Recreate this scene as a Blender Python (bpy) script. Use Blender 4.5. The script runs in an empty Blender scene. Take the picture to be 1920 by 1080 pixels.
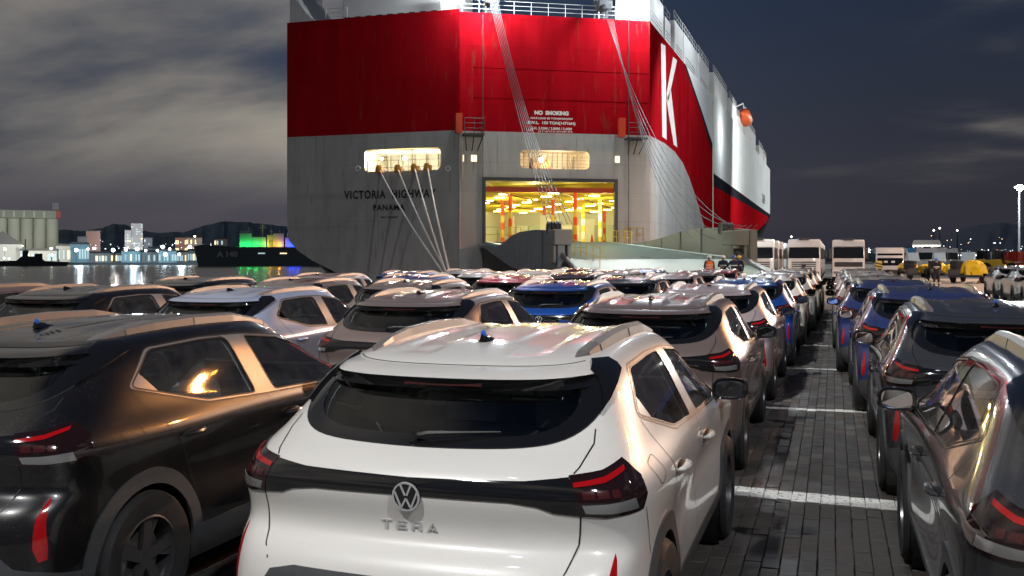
import bpy, bmesh, math, random
import numpy as np
from mathutils import Vector, Matrix
from mathutils.geometry import delaunay_2d_cdt
random.seed(11)
D = bpy.data; SC = bpy.context.scene; COL = SC.collection; R = math.radians

# ---------------------------------------------------------------- camera
TH = R(17.9)                    # the camera looks 17.9 degrees left of the lane between the cars (+Y)
CAMH = 1.85
cam = D.cameras.new('camera'); camo = D.objects.new('camera', cam); COL.objects.link(camo)
cam.sensor_width = 36; cam.lens = 35; cam.clip_end = 9000; cam.clip_start = 0.05
cam.shift_y = -57/1920
camo.location = (0, 0, CAMH); camo.rotation_euler = (R(90), 0, TH)
SC.camera = camo

# ---------------------------------------------------------------- world: dusk sky behind long-exposure clouds
W = D.worlds.new('World'); SC.world = W; W.use_nodes = True
nt = W.node_tree; nt.nodes.clear()
def N(t, kind, **kw):
    n = t.nodes.new(kind)
    for k, v in kw.items(): setattr(n, k, v)
    return n
def L(t, a, b): t.links.new(a, b)
tc = N(nt, 'ShaderNodeTexCoord')
sep = N(nt, 'ShaderNodeSeparateXYZ'); L(nt, tc.outputs['Generated'], sep.inputs[0])
# planar projection of the view direction on a cloud deck: x/(z+.1), y/(z+.1)
zc = N(nt, 'ShaderNodeMath', operation='MAXIMUM'); L(nt, sep.outputs[2], zc.inputs[0]); zc.inputs[1].default_value = 0.0
za = N(nt, 'ShaderNodeMath', operation='ADD'); L(nt, zc.outputs[0], za.inputs[0]); za.inputs[1].default_value = 0.30
dx = N(nt, 'ShaderNodeMath', operation='DIVIDE'); L(nt, sep.outputs[0], dx.inputs[0]); L(nt, za.outputs[0], dx.inputs[1])
dy = N(nt, 'ShaderNodeMath', operation='DIVIDE'); L(nt, sep.outputs[1], dy.inputs[0]); L(nt, za.outputs[0], dy.inputs[1])
cb = N(nt, 'ShaderNodeCombineXYZ'); L(nt, dx.outputs[0], cb.inputs[0]); L(nt, dy.outputs[0], cb.inputs[1])
mp = N(nt, 'ShaderNodeMapping'); L(nt, cb.outputs[0], mp.inputs[0])
mp.inputs['Rotation'].default_value = (0, 0, R(38)); mp.inputs['Scale'].default_value = (0.62, 1.15, 1); mp.inputs['Location'].default_value = (1.3, 0.2, 0)
n1 = N(nt, 'ShaderNodeTexNoise'); L(nt, mp.outputs[0], n1.inputs['Vector'])
n1.inputs['Scale'].default_value = 1.5; n1.inputs['Detail'].default_value = 7; n1.inputs['Roughness'].default_value = 0.5; n1.inputs['Distortion'].default_value = 0.15
n2 = N(nt, 'ShaderNodeTexNoise'); L(nt, mp.outputs[0], n2.inputs['Vector'])
n2.inputs['Scale'].default_value = 0.35; n2.inputs['Detail'].default_value = 3
# the cloud deck is thick towards the left (-X) and thins out to the right
dk = N(nt, 'ShaderNodeMapRange'); L(nt, sep.outputs[0], dk.inputs[0])
dk.inputs['From Min'].default_value = -0.30; dk.inputs['From Max'].default_value = -0.62
dk.inputs['To Min'].default_value = -0.14; dk.inputs['To Max'].default_value = 0.16
s1 = N(nt, 'ShaderNodeMath', operation='ADD'); L(nt, n1.outputs[0], s1.inputs[0]); L(nt, dk.outputs[0], s1.inputs[1])
s2 = N(nt, 'ShaderNodeMath', operation='MULTIPLY_ADD'); L(nt, n2.outputs[0], s2.inputs[0]); s2.inputs[1].default_value = 0.35; L(nt, s1.outputs[0], s2.inputs[2])
cr = N(nt, 'ShaderNodeMapRange', interpolation_type='SMOOTHERSTEP'); L(nt, s2.outputs[0], cr.inputs[0])
cr.inputs['From Min'].default_value = 0.54; cr.inputs['From Max'].default_value = 0.84
# clear sky colour by height
grad = N(nt, 'ShaderNodeValToRGB'); L(nt, sep.outputs[2], grad.inputs[0])
e = grad.color_ramp.elements
e[0].position = 0.0; e[0].color = (0.038, 0.044, 0.062, 1)
e[1].position = 1.0; e[1].color = (0.012, 0.022, 0.055, 1)
for p, c in ((0.035, (0.050, 0.052, 0.075, 1)), (0.10, (0.042, 0.048, 0.074, 1)), (0.25, (0.024, 0.040, 0.080, 1))):
    q = e.new(p); q.color = c
rgt = N(nt, 'ShaderNodeMapRange', interpolation_type='SMOOTHSTEP'); L(nt, sep.outputs[0], rgt.inputs[0])
rgt.inputs['From Min'].default_value = -0.45; rgt.inputs['From Max'].default_value = 0.15
rgt.inputs['To Min'].default_value = 1.0; rgt.inputs['To Max'].default_value = 0.56
sk = N(nt, 'ShaderNodeVectorMath', operation='SCALE'); L(nt, grad.outputs[0], sk.inputs[0]); L(nt, rgt.outputs[0], sk.inputs['Scale'])
cc = N(nt, 'ShaderNodeValToRGB'); L(nt, n1.outputs[0], cc.inputs[0])
e = cc.color_ramp.elements
e[0].position = 0.36; e[0].color = (0.072, 0.076, 0.088, 1); e[1].position = 0.68; e[1].color = (0.35, 0.315, 0.27, 1)
lowf = N(nt, 'ShaderNodeMapRange', interpolation_type='SMOOTHSTEP'); L(nt, sep.outputs[2], lowf.inputs[0]); lowf.inputs['From Min'].default_value = 0.045; lowf.inputs['From Max'].default_value = 0.125; lowf.inputs['To Min'].default_value = 0.10
cf = N(nt, 'ShaderNodeMath', operation='MULTIPLY'); L(nt, cr.outputs[0], cf.inputs[0]); L(nt, lowf.outputs[0], cf.inputs[1])
mx = N(nt, 'ShaderNodeMix', data_type='RGBA'); L(nt, cf.outputs[0], mx.inputs['Factor'])
L(nt, sk.outputs[0], mx.inputs[6]); L(nt, cc.outputs[0], mx.inputs[7])
bg = N(nt, 'ShaderNodeBackground'); L(nt, mx.outputs[2], bg.inputs[0]); bg.inputs[1].default_value = 1.0
sky = N(nt, 'ShaderNodeTexSky', sky_type='NISHITA'); sky.sun_disc = False
sky.sun_elevation = R(-3.5); sky.sun_rotation = R(300); bg2 = N(nt, 'ShaderNodeBackground'); L(nt, sky.outputs[0], bg2.inputs[0]); bg2.inputs[1].default_value = 0.05
ad = N(nt, 'ShaderNodeAddShader'); L(nt, bg.outputs[0], ad.inputs[0]); L(nt, bg2.outputs[0], ad.inputs[1])
wo = N(nt, 'ShaderNodeOutputWorld'); L(nt, ad.outputs[0], wo.inputs[0])

vs = SC.view_settings; vs.view_transform = 'Standard'; vs.look = 'None'; vs.exposure = 0.0; vs.gamma = 1.0; vs.use_curve_mapping = False

# ---------------------------------------------------------------- lights: the floodlights of the terminal and of the ship, plus added fill
def lamp(kind, loc, power, color, radius=0.25, aim=None, spot=None, blend=0.5, name='flood_or_fill_lamp'):
    l = D.lights.new(name, kind); l.energy = power; l.color = color
    if kind in ('POINT', 'SPOT'): l.shadow_soft_size = radius
    if kind == 'SPOT': l.spot_size = R(spot); l.spot_blend = blend
    o = D.objects.new(name, l); COL.objects.link(o); o.location = loc
    if aim is not None: o.rotation_euler = (Vector(aim) - Vector(loc)).to_track_quat('-Z', 'Y').to_euler()
    return o
fill_sun = lamp('SUN', (0, 0, 60), 0.05, (0.7, 0.8, 1.0), aim=(10, 20, 0), name='faint_fill_sun'); fill_sun.data.angle = R(2)  # weak bluish sun added as overall fill; no moon in view
WARM = (1.0, 0.86, 0.72); SOD = (1.0, 0.47, 0.13); COOL = (0.86, 0.95, 1.0); NEUT = (1.0, 0.95, 0.88)
lamp('SPOT', (-10, -15, 27), 26000, (1, .985, .96), 0.35, (-1, 8, 0), 66, .6)          # mast behind the photographer
lamp('SPOT', (15, -9, 19), 13000, (.95, .97, 1), 0.3, (-2, 12, 0), 80, .6)          # mast behind, right
lamp('SPOT', (30, 30, 22), 62000, (1, .82, .75), 0.4, (3, 85, 0), 38, .6)          # mast that lights the trucks
lamp('SPOT', (30, 30, 22), 30000, (1, .74, .58), 0.4, (9, 50, 0), 60, .7)
lamp('SPOT', (-10, -15, 27), 42000, (1, .97, .95), 0.35, (-3, 27, 0), 36, .8)
lamp('SPOT', (15, -9, 19), 17000, (1, .97, .95), 0.3, (-36, 81, 6), 26, .5)
lamp('SPOT', (24.5, 51.5, 22.4), 14000, (1, .38, .085), 0.3, (-3, 12, 0), 70)         # sodium mast to the right
lamp('SPOT', (33, 96, 22), 110000, (1.0, 0.60, 0.38), 0.5, (9, 58, 0), 110)    # sodium mast behind the open yard
# ---------------------------------------------------------------- materials
MATS = {}
def mat(name, col=(0.5, 0.5, 0.5), rough=0.5, metal=0.0, coat=0.0, emit=None, estr=0.0, spec=0.5, noise=None, bump=None, alpha=None):
    if name in MATS: return MATS[name]
    m = D.materials.new(name); m.use_nodes = True; t = m.node_tree; b = t.nodes['Principled BSDF']
    b.inputs['Base Color'].default_value = (*col, 1); b.inputs['Roughness'].default_value = rough
    b.inputs['Metallic'].default_value = metal; b.inputs['Coat Weight'].default_value = coat
    b.inputs['Coat Roughness'].default_value = 0.04; b.inputs['Specular IOR Level'].default_value = spec
    if emit: b.inputs['Emission Color'].default_value = (*emit, 1); b.inputs['Emission Strength'].default_value = estr
    if noise:      # (scale, amount of value change, roughness change[, stretch])
        tx = N(t, 'ShaderNodeTexCoord'); mpn = N(t, 'ShaderNodeMapping'); L(t, tx.outputs['Object'], mpn.inputs[0])
        if len(noise) > 3: mpn.inputs['Scale'].default_value = noise[3]
        nz = N(t, 'ShaderNodeTexNoise'); L(t, mpn.outputs[0], nz.inputs['Vector']); nz.inputs['Scale'].default_value = noise[0]; nz.inputs['Detail'].default_value = 6
        mr = N(t, 'ShaderNodeMapRange'); L(t, nz.outputs[0], mr.inputs[0]); mr.inputs['From Min'].default_value = 0.25; mr.inputs['From Max'].default_value = 0.75
        mr.inputs['To Min'].default_value = 1 - noise[1]; mr.inputs['To Max'].default_value = 1 + noise[1]
        vm = N(t, 'ShaderNodeVectorMath', operation='SCALE'); vm.inputs[0].default_value = col; L(t, mr.outputs[0], vm.inputs['Scale']); L(t, vm.outputs[0], b.inputs['Base Color'])
        mr2 = N(t, 'ShaderNodeMapRange'); L(t, nz.outputs[0], mr2.inputs[0]); mr2.inputs['From Min'].default_value = 0.3; mr2.inputs['From Max'].default_value = 0.7
        mr2.inputs['To Min'].default_value = max(0, rough - noise[2]); mr2.inputs['To Max'].default_value = min(1, rough + noise[2]); L(t, mr2.outputs[0], b.inputs['Roughness'])
        if bump:
            bp = N(t, 'ShaderNodeBump'); bp.inputs['Strength'].default_value = bump; bp.inputs['Distance'].default_value = 0.02; L(t, nz.outputs[0], bp.inputs['Height']); L(t, bp.outputs[0], b.inputs['Normal'])
    MATS[name] = m; return m
def glow(name, col, s):
    return mat(name, (0.02, 0.02, 0.02), 0.5, emit=col, estr=s)
def glass_mat(name, tint, gloss=0.06, ior=1.5, dust=0.0):
    if name in MATS: return MATS[name]
    m = D.materials.new(name); m.use_nodes = True; t = m.node_tree; t.nodes.clear()
    o = N(t, 'ShaderNodeOutputMaterial'); tr = N(t, 'ShaderNodeBsdfTransparent'); tr.inputs[0].default_value = (*tint, 1)
    gl = N(t, 'ShaderNodeBsdfGlossy'); gl.inputs['Roughness'].default_value = 0.02; gl.inputs[0].default_value = (1, 1, 1, 1)
    fr = N(t, 'ShaderNodeFresnel'); fr.inputs[0].default_value = ior
    ml = N(t, 'ShaderNodeMath', operation='MULTIPLY_ADD'); ml.use_clamp = True; L(t, fr.outputs[0], ml.inputs[0]); ml.inputs[1].default_value = 1.0; ml.inputs[2].default_value = gloss
    mxs = N(t, 'ShaderNodeMixShader'); L(t, ml.outputs[0], mxs.inputs[0]); L(t, tr.outputs[0], mxs.inputs[1]); L(t, gl.outputs[0], mxs.inputs[2])
    out = mxs
    if dust:
        tx = N(t, 'ShaderNodeTexCoord'); nz = N(t, 'ShaderNodeTexNoise'); L(t, tx.outputs['Object'], nz.inputs['Vector']); nz.inputs['Scale'].default_value = 9; nz.inputs['Detail'].default_value = 8
        mr = N(t, 'ShaderNodeMapRange'); L(t, nz.outputs[0], mr.inputs[0]); mr.inputs['From Min'].default_value = 0.3; mr.inputs['From Max'].default_value = 0.75
        mr.inputs['To Min'].default_value = dust*0.4; mr.inputs['To Max'].default_value = dust*1.6
        df = N(t, 'ShaderNodeBsdfDiffuse'); df.inputs[0].default_value = (0.42, 0.38, 0.33, 1)
        m3 = N(t, 'ShaderNodeMixShader'); L(t, mr.outputs[0], m3.inputs[0]); L(t, mxs.outputs[0], m3.inputs[1]); L(t, df.outputs[0], m3.inputs[2]); out = m3
    L(t, out.outputs[0], o.inputs[0]); MATS[name] = m; return m
def paint(name, col, metal=0.0, rough=0.3, dust=0.0, coat=1.0):
    if name in MATS: return MATS[name]
    m = mat(name, col, rough, metal, coat); t = m.node_tree; b = t.nodes['Principled BSDF']
    tx = N(t, 'ShaderNodeTexCoord')
    nz = N(t, 'ShaderNodeTexNoise'); L(t, tx.outputs['Object'], nz.inputs['Vector']); nz.inputs['Scale'].default_value = 3.5; nz.inputs['Detail'].default_value = 7; nz.inputs['Roughness'].default_value = 0.65
    n2 = N(t, 'ShaderNodeTexNoise'); L(t, tx.outputs['Object'], n2.inputs['Vector']); n2.inputs['Scale'].default_value = 160; n2.inputs['Detail'].default_value = 2
    mm = N(t, 'ShaderNodeMath', operation='MULTIPLY'); L(t, nz.outputs[0], mm.inputs[0]); L(t, n2.outputs[0], mm.inputs[1])
    mr = N(t, 'ShaderNodeMapRange'); L(t, mm.outputs[0], mr.inputs[0]); mr.inputs['From Min'].default_value = 0.16; mr.inputs['From Max'].default_value = 0.42; mr.inputs['To Max'].default_value = dust
    mx = N(t, 'ShaderNodeMix', data_type='RGBA'); L(t, mr.outputs[0], mx.inputs['Factor']); mx.inputs[6].default_value = (*col, 1); mx.inputs[7].default_value = (0.34, 0.28, 0.22, 1)
    n3 = N(t, 'ShaderNodeTexVoronoi'); L(t, tx.outputs['Object'], n3.inputs['Vector']); n3.inputs['Scale'].default_value = 95
    r3 = N(t, 'ShaderNodeMapRange'); L(t, n3.outputs['Distance'], r3.inputs[0]); r3.inputs['From Min'].default_value = 0.22; r3.inputs['From Max'].default_value = 0.12; r3.inputs['To Max'].default_value = 0.55
    r4 = N(t, 'ShaderNodeMapRange'); L(t, nz.outputs[0], r4.inputs[0]); r4.inputs['From Min'].default_value = 0.45; r4.inputs['From Max'].default_value = 0.62
    m4 = N(t, 'ShaderNodeMath', operation='MULTIPLY'); L(t, r3.outputs[0], m4.inputs[0]); L(t, r4.outputs[0], m4.inputs[1])
    mx4 = N(t, 'ShaderNodeMix', data_type='RGBA'); L(t, m4.outputs[0], mx4.inputs['Factor']); L(t, mx.outputs[2], mx4.inputs[6]); mx4.inputs[7].default_value = (0.20, 0.17, 0.14, 1) if max(col) < .3 else (col[0]*.7, col[1]*.68, col[2]*.64, 1)
    L(t, mx4.outputs[2], b.inputs['Base Color'])
    r2 = N(t, 'ShaderNodeMapRange'); L(t, mm.outputs[0], r2.inputs[0]); r2.inputs['From Min'].default_value = 0.14; r2.inputs['From Max'].default_value = 0.42; r2.inputs['To Min'].default_value = 0.03; r2.inputs['To Max'].default_value = 0.05 + dust*0.9
    L(t, r2.outputs[0], b.inputs['Coat Roughness'])
    return m

# ---------------------------------------------------------------- mesh collector
class MB:
    def __init__(s): s.v = []; s.f = []
    def add(s, vs, fs):
        k = len(s.v); s.v += [tuple(p) for p in vs]; s.f += [tuple(i + k for i in f) for f in fs]; return s
    def box(s, a, b, M=None):
        x0, y0, z0 = a; x1, y1, z1 = b
        v = [Vector(p) for p in ((x0,y0,z0),(x1,y0,z0),(x1,y1,z0),(x0,y1,z0),(x0,y0,z1),(x1,y0,z1),(x1,y1,z1),(x0,y1,z1))]
        if M is not None: v = [M @ p for p in v]
        return s.add(v, [(0,3,2,1),(4,5,6,7),(0,1,5,4),(1,2,6,5),(2,3,7,6),(3,0,4,7)])
    def cbox(s, c, d, M=None): return s.box([c[i]-d[i]/2 for i in range(3)], [c[i]+d[i]/2 for i in range(3)], M)
    def tube(s, pts, r, n=6, cap=True):
        pts = [Vector(p) for p in pts]; rs = r if isinstance(r, (list, tuple)) else [r]*len(pts)
        k = len(s.v); up = Vector((0, 0, 1))
        for i, p in enumerate(pts):
            d = (pts[min(i+1, len(pts)-1)] - pts[max(i-1, 0)]).normalized()
            a = d.cross(up if abs(d.z) < 0.95 else Vector((1, 0, 0))).normalized(); b = a.cross(d)
            for j in range(n):
                t = 2*math.pi*j/n; s.v.append(tuple(p + (a*math.cos(t) + b*math.sin(t))*rs[i]))
        for i in range(len(pts)-1):
            for j in range(n): s.f.append((k+i*n+j, k+i*n+(j+1) % n, k+(i+1)*n+(j+1) % n, k+(i+1)*n+j))
        if cap: s.f.append(tuple(k+j for j in range(n))[::-1]); s.f.append(tuple(k+(len(pts)-1)*n+j for j in range(n)))
        return s
    def prism(s, poly, d, axes='xz', at=0.0, M=None):
        """polygon in plane `axes`, thickness d along the third axis starting at `at`"""
        ix = {'x': 0, 'y': 1, 'z': 2}; a, b = ix[axes[0]], ix[axes[1]]; c = 3 - a - b; n = len(poly); v = []
        for w in (at, at + d):
            for p in poly:
                q = [0, 0, 0]; q[a] = p[0]; q[b] = p[1]; q[c] = w; v.append(Vector(q))
        if M is not None: v = [M @ p for p in v]
        return s.add(v, [tuple(range(n))[::-1], tuple(range(n, 2*n))] + [(i, (i+1) % n, n+(i+1) % n, n+i) for i in range(n)])
    def lathe(s, prof, n=24, M=None, close=False):
        """profile (r, h) round the local Z axis"""
        k = len(s.v)
        for i in range(n):
            t = 2*math.pi*i/n
            for r, h in prof:
                p = Vector((r*math.cos(t), r*math.sin(t), h)); s.v.append(tuple(M @ p if M is not None else p))
        m = len(prof)
        for i in range(n):
            for j in range(m - (0 if close else 1)):
                a = k+i*m+j; b = k+i*m+(j+1) % m; c = k+((i+1) % n)*m+(j+1) % m; d = k+((i+1) % n)*m+j; s.f.append((a, d, c, b))
        return s
    def quad(s, a, b, c, d): return s.add([a, b, c, d], [(0, 1, 2, 3)])
    def mesh(s, name, m, smooth=False, bevel=0.0, fix=True):
        me = D.meshes.new(name); me.from_pydata(s.v, [], s.f)
        if m is not None: me.materials.append(m)
        if fix or bevel:
            b = bmesh.new(); b.from_mesh(me)
            if bevel:
                ed = [e_ for e_ in b.edges if len(e_.link_faces) == 2 and e_.calc_face_angle(0) > 0.5]
                bmesh.ops.bevel(b, geom=ed, offset=bevel, segments=2, affect='EDGES', profile=0.6)
            bmesh.ops.recalc_face_normals(b, faces=b.faces); b.to_mesh(me); b.free()
        if smooth:
            me.polygons.foreach_set('use_smooth', [True]*len(me.polygons))
            me.set_sharp_from_angle(angle=R(35))
        me.update(); return me
    def build(s, name, m, parent=None, **kw):
        return link(name, s.mesh(name, m, **kw), parent)
def link(name, data, parent=None, loc=None):
    o = D.objects.new(name, data); COL.objects.link(o)
    if parent is not None: o.parent = parent
    if loc is not None: o.location = loc
    return o
def tag(o, label=None, cat=None, group=None, kind=None):
    if label: o['label'] = label
    if cat: o['category'] = cat
    if group: o['group'] = group
    if kind: o['kind'] = kind
    return o
def empty(name, loc=(0, 0, 0), rz=0.0, label=None, cat=None, group=None):
    o = link(name, None); o.location = loc; o.rotation_euler = (0, 0, rz); o.empty_display_size = 0.3
    return tag(o, label, cat, group)
def copy_tree(o, parent=None, swap=None, skip=()):
    c = o.copy(); COL.objects.link(c); c.parent = parent
    if swap:
        for i, sl in enumerate(c.material_slots):
            mm = sl.material
            if mm in swap: sl.link = 'OBJECT'; sl.material = swap[mm]
    for ch in KIDS.get(o.name, []):
        if ch.name.split('.')[0] not in skip: copy_tree(ch, c, swap, skip)
    return c
KIDS = {}
def index_kids():
    KIDS.clear()
    for o in COL.objects:
        if o.parent: KIDS.setdefault(o.parent.name, []).append(o)
def text_mesh(s, name, m, size, depth=0.0, align='CENTER', sx=1.0, bold=0.0, space=1.0):
    c = D.curves.new(name, 'FONT'); c.body = s; c.size = size; c.extrude = depth; c.align_x = align; c.offset = bold; c.resolution_u = 3; c.space_character = space
    o = D.objects.new(name, c); COL.objects.link(o)
    me = D.meshes.new_from_object(o.evaluated_get(bpy.context.evaluated_depsgraph_get())); D.objects.remove(o); D.curves.remove(c)
    me.materials.clear(); me.materials.append(m)
    if sx != 1.0: me.transform(Matrix.Diagonal((sx, 1, 1, 1)))
    me.name = name; return me
# pixel (1920x1080) + a constraint -> world point
F = 1867.0; CT, ST = math.cos(TH), math.sin(TH)
def ray(px, py): 
    a = (px - 960)/F; return Vector((CT*a - ST, ST*a + CT, -(py - 483)/F))
def atz(px, py, z): return ray(px, py)*z + Vector((0, 0, CAMH))
def atX(px, py, X): r_ = ray(px, py); return r_*(X/r_.x) + Vector((0, 0, CAMH))
def atY(px, py, Y): r_ = ray(px, py); return r_*(Y/r_.y) + Vector((0, 0, CAMH))
def atH(px, py, H): r_ = ray(px, py); return r_*((H - CAMH)/r_.z) + Vector((0, 0, CAMH))
# ================================================================ the compact crossover: one smooth spline skin, cut into panels
M_WHITE = paint('paint_white', (0.70, 0.68, 0.645), 0.0, 0.35, 0.06)
M_TRIM = mat('cladding_plastic', (0.055, 0.058, 0.062), 0.55, noise=(30, 0.15, 0.08))
M_GLOSSBLK = mat('gloss_black', (0.008, 0.008, 0.009), 0.08, coat=1.0)
M_RUBBER = mat('rubber', (0.014, 0.014, 0.015), 0.7)
M_SEAL = mat('seal_black', (0.01, 0.01, 0.01), 0.5)
M_SHEEN_TRIM = mat('sheen_trim', (0.30, 0.29, 0.29), 0.28, 0.35)  # gloss black window trim; its bright reflections are put into this pale grey
M_RAIL = mat('rail_satin', (0.19, 0.175, 0.168), 0.38, 0.25)
M_CHROME = mat('chrome', (0.75, 0.75, 0.76), 0.08, 1.0)
M_BADGE = mat('badge_silver', (0.62, 0.62, 0.62), 0.28, 0.45)
M_TYRE = mat('tyre', (0.018, 0.018, 0.019), 0.75, noise=(12, 0.25, 0.1))
M_RIM = mat('rim_alloy', (0.16, 0.16, 0.17), 0.3, 0.8)
M_CABIN = mat('cabin_dark', (0.10, 0.105, 0.105), 0.6)
M_SEAT = mat('seat_fabric', (0.16, 0.158, 0.155), 0.8)
M_LINER = mat('headliner', (0.50, 0.53, 0.52), 0.9)
M_LAMPBODY = mat('lamp_housing', (0.015, 0.006, 0.006), 0.06, coat=1.0)
M_LAMPRED = mat('lamp_red', (0.36, 0.004, 0.006), 0.12, coat=1.0)
M_LAMPDIM = mat('lamp_dim_red', (0.055, 0.010, 0.010), 0.15, coat=1.0)
M_LAMPCLR = mat('lamp_clear', (0.36, 0.36, 0.36), 0.22, 0.6, coat=1.0)
M_BLUE = mat('blue_cap', (0.02, 0.12, 0.55), 0.3)
M_GLASS = glass_mat('car_glass', (0.82, 0.88, 0.87), 0.09, 1.6, .055)
M_GLASSR = glass_mat('rear_glass', (0.78, 0.85, 0.84), 0.04, 1.5)
M_FOIL = mat('clear_wrap', (0.85, 0.88, 0.88), 0.15, 0.0, coat=1.0)

ROWS = [  # z, rear centre y, half width, front centre y, front z, corner softness
 (0.20, 0.12, 0.77, 3.98, 0.20, .8), (0.30, 0.03, 0.835, 4.08, 0.30, .9), (0.42, 0.00, 0.855, 4.14, 0.42, 1.), (0.55, 0.00, 0.860, 4.15, 0.52, 1.),
 (0.65, 0.015, 0.860, 4.15, 0.60, 1.), (0.725, 0.055, 0.860, 4.14, 0.67, 1.), (0.77, 0.125, 0.862, 4.13, 0.73, 1.), (0.84, 0.130, 0.866, 4.10, 0.79, 1.), (0.91, 0.105, 0.870, 4.05, 0.85, 1.),
 (0.965, 0.095, 0.868, 3.95, 0.90, 1.02), (1.02, 0.108, 0.840, 3.72, 0.95, 1.05), (1.075, 0.165, 0.808, 3.32, 1.01, 1.1), (1.15, 0.255, 0.775, 3.08, 1.10, 1.15),
 (1.25, 0.360, 0.730, 2.85, 1.21, 1.15), (1.345, 0.455, 0.685, 2.63, 1.31, 1.1), (1.412, 0.530, 0.637, 2.50, 1.380, 1.05),
 (1.455, 0.600, 0.578, 2.42, 1.425, 1.), (1.475, 0.70, 0.455, 2.30, 1.445, .9), (1.487, 0.82, 0.30, 2.15, 1.455, .8), (1.492, 0.95, 0.15, 2.0, 1.462, .7), (1.494, 1.08, 0.0, 1.85, 1.465, .6)]
NR = len(ROWS); NC = 17
def build_net():
    P = np.zeros((NR, NC, 3))
    for i, (z, yr, w, yf, zf, cs) in enumerate(ROWS):
        rear = [(0, 0), (.30, .004), (.58, .022), (.80, .070), (.94, .155), (1.0, .30)]
        front = [(0, 0), (.30, .01), (.58, .045), (.80, .12), (.94, .24), (1.0, .42)]
        kr = cs; kf = 1.0 if i < 11 else .75
        if i >= 16: kr *= w/0.6; kf *= w/0.6
        pts = [(w*a, yr + b*kr) for a, b in rear]
        fp = [(w*a, yf - b*kf) for a, b in front][::-1]
        y0, y1 = pts[-1][1], fp[0][1]
        for k in range(1, 6):
            t = k/6.0; pts.append((w, y0 + (y1 - y0)*t))
        pts += fp
        for j, (x, y) in enumerate(pts):
            # plan shape of the flanks: haunches over the wheels, slimmer doors
            if j >= 4 and j <= 12 and z < 1.1:
                h = math.exp(-((y - .78)/.42)**2) + math.exp(-((y - 3.36)/.45)**2)
                lo = max(0, min(1, (z - .3)/.2))*max(0, min(1, (1.06 - z)/.1))
                sc = math.exp(-((z - .66)/.13)**2)              # the scooped doors
                x += 0.016*h*lo - 0.008*(1 - min(h, 1))*lo - 0.035*sc*(1 - min(h, 1)*0.8)*(1 if .9 < y < 3.3 else 0.3)
            if z > 1.05 and j >= 5 and j <= 12:
                x += -0.03*max(0, (y - 2.2)/1.0)
            tt = max(0.0, min(1.0, (y - 2.3)/(max(yf, 2.9) - 2.3)))
            zz = z + (zf - z)*tt*tt
            if i >= 12:                                          # roof curve
                k = min(1.0, (i - 11)/4.0); q = (y - 1.65)
                zz -= k*(0.060*q*q if q < 0 else 0.030*q*q)
            P[i, j] = (x, y, zz)
    return P
NET = build_net()
NETP = np.zeros((NR + 2, NC + 2, 3)); NETP[1:-1, 1:-1] = NET
NETP[1:-1, 0] = NET[:, 1]*[-1, 1, 1]; NETP[1:-1, -1] = NET[:, -2]*[-1, 1, 1]
NETP[0] = 2*NETP[1] - NETP[2]; NETP[-1] = NETP[-3]*[-1, 1, 1]
def bs(t):
    return np.stack([(1-t)**3, 3*t**3 - 6*t**2 + 4, -3*t**3 + 3*t**2 + 3*t + 1, t**3], -1)/6.0
def surf0(u, v):
    u = np.clip(np.asarray(u, float), 0, NC - 1 - 1e-9); v = np.clip(np.asarray(v, float), 0, NR - 1 - 1e-9)
    iu = np.floor(u).astype(int); iv = np.floor(v).astype(int); bu = bs(u - iu); bv = bs(v - iv)
    out = np.zeros(u.shape + (3,))
    for a in range(4):
        for b in range(4):
            out += (bv[..., a]*bu[..., b])[..., None]*NETP[iv + a, iu + b]
    return out
def surf(u, v):
    p = surf0(u, v); x = p[..., 0]; y = p[..., 1]; z = p[..., 2]
    # two pressed beads along the roof
    m = 1/(1 + np.exp(-(z - 1.432)/0.006))*1/(1 + np.exp(-(y - 0.72)/0.03))
    s = lambda a, w: 1/(1 + np.exp(-a/w))
    bead = s(x - 0.16, 0.006)*(1 - s(x - 0.34, 0.012))
    p[..., 2] = z - 0.014*m*bead
    return p
def surfn(u, v):
    h = 0.02
    a = surf(np.clip(u + h, 0, NC-1), v) - surf(np.clip(u - h, 0, NC-1), v)
    b = surf(u, np.clip(v + h, 0, NR-1)) - surf(u, np.clip(v - h, 0, NR-1))
    n = np.cross(a, b); l = np.linalg.norm(n, axis=-1, keepdims=True); l[l < 1e-12] = 1
    n = n/l
    n[np.asarray(u) < 0.02, 0] = 0; n[np.asarray(v) > NR - 1.02, 0] = 0
    return n/np.maximum(np.linalg.norm(n, axis=-1, keepdims=True), 1e-9)
GU, GV = np.meshgrid(np.linspace(0, NC-1, 321), np.linspace(0, NR-1, 401)); GP = surf(GU, GV)
def inv(axes, a, b, umax=NC-1, umin=0.0, vmax=NR-1):
    i0, i1 = {'x': 0, 'y': 1, 'z': 2}[axes[0]], {'x': 0, 'y': 1, 'z': 2}[axes[1]]
    d = (GP[..., i0] - a)**2 + (GP[..., i1] - b)**2
    d = np.where((GU > umax) | (GU < umin) | (GV > vmax), 1e9, d); k = np.unravel_index(np.argmin(d), d.shape)
    u, v = GU[k], GV[k]
    for _ in range(4):
        h = 0.01; p = surf(u, v); pu = (surf(u+h, v) - p)/h; pv = (surf(u, v+h) - p)/h
        J = np.array([[pu[i0], pv[i0]], [pu[i1], pv[i1]]]); r_ = np.array([a - p[i0], b - p[i1]])
        if abs(np.linalg.det(J)) < 1e-7: break
        s_ = np.linalg.solve(J, r_); s_ = np.clip(s_, -.1, .1); u = float(np.clip(u + s_[0], umin, umax)); v = float(np.clip(v + s_[1], 0, vmax))
    return (u, v)
def rv(x, z): return inv('xz', x, z, umax=5.3, vmax=16)               # seen from behind
def sv(y, z): return inv('yz', y, z, umin=4.2, umax=12.5, vmax=16.5)         # seen from the side
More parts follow.
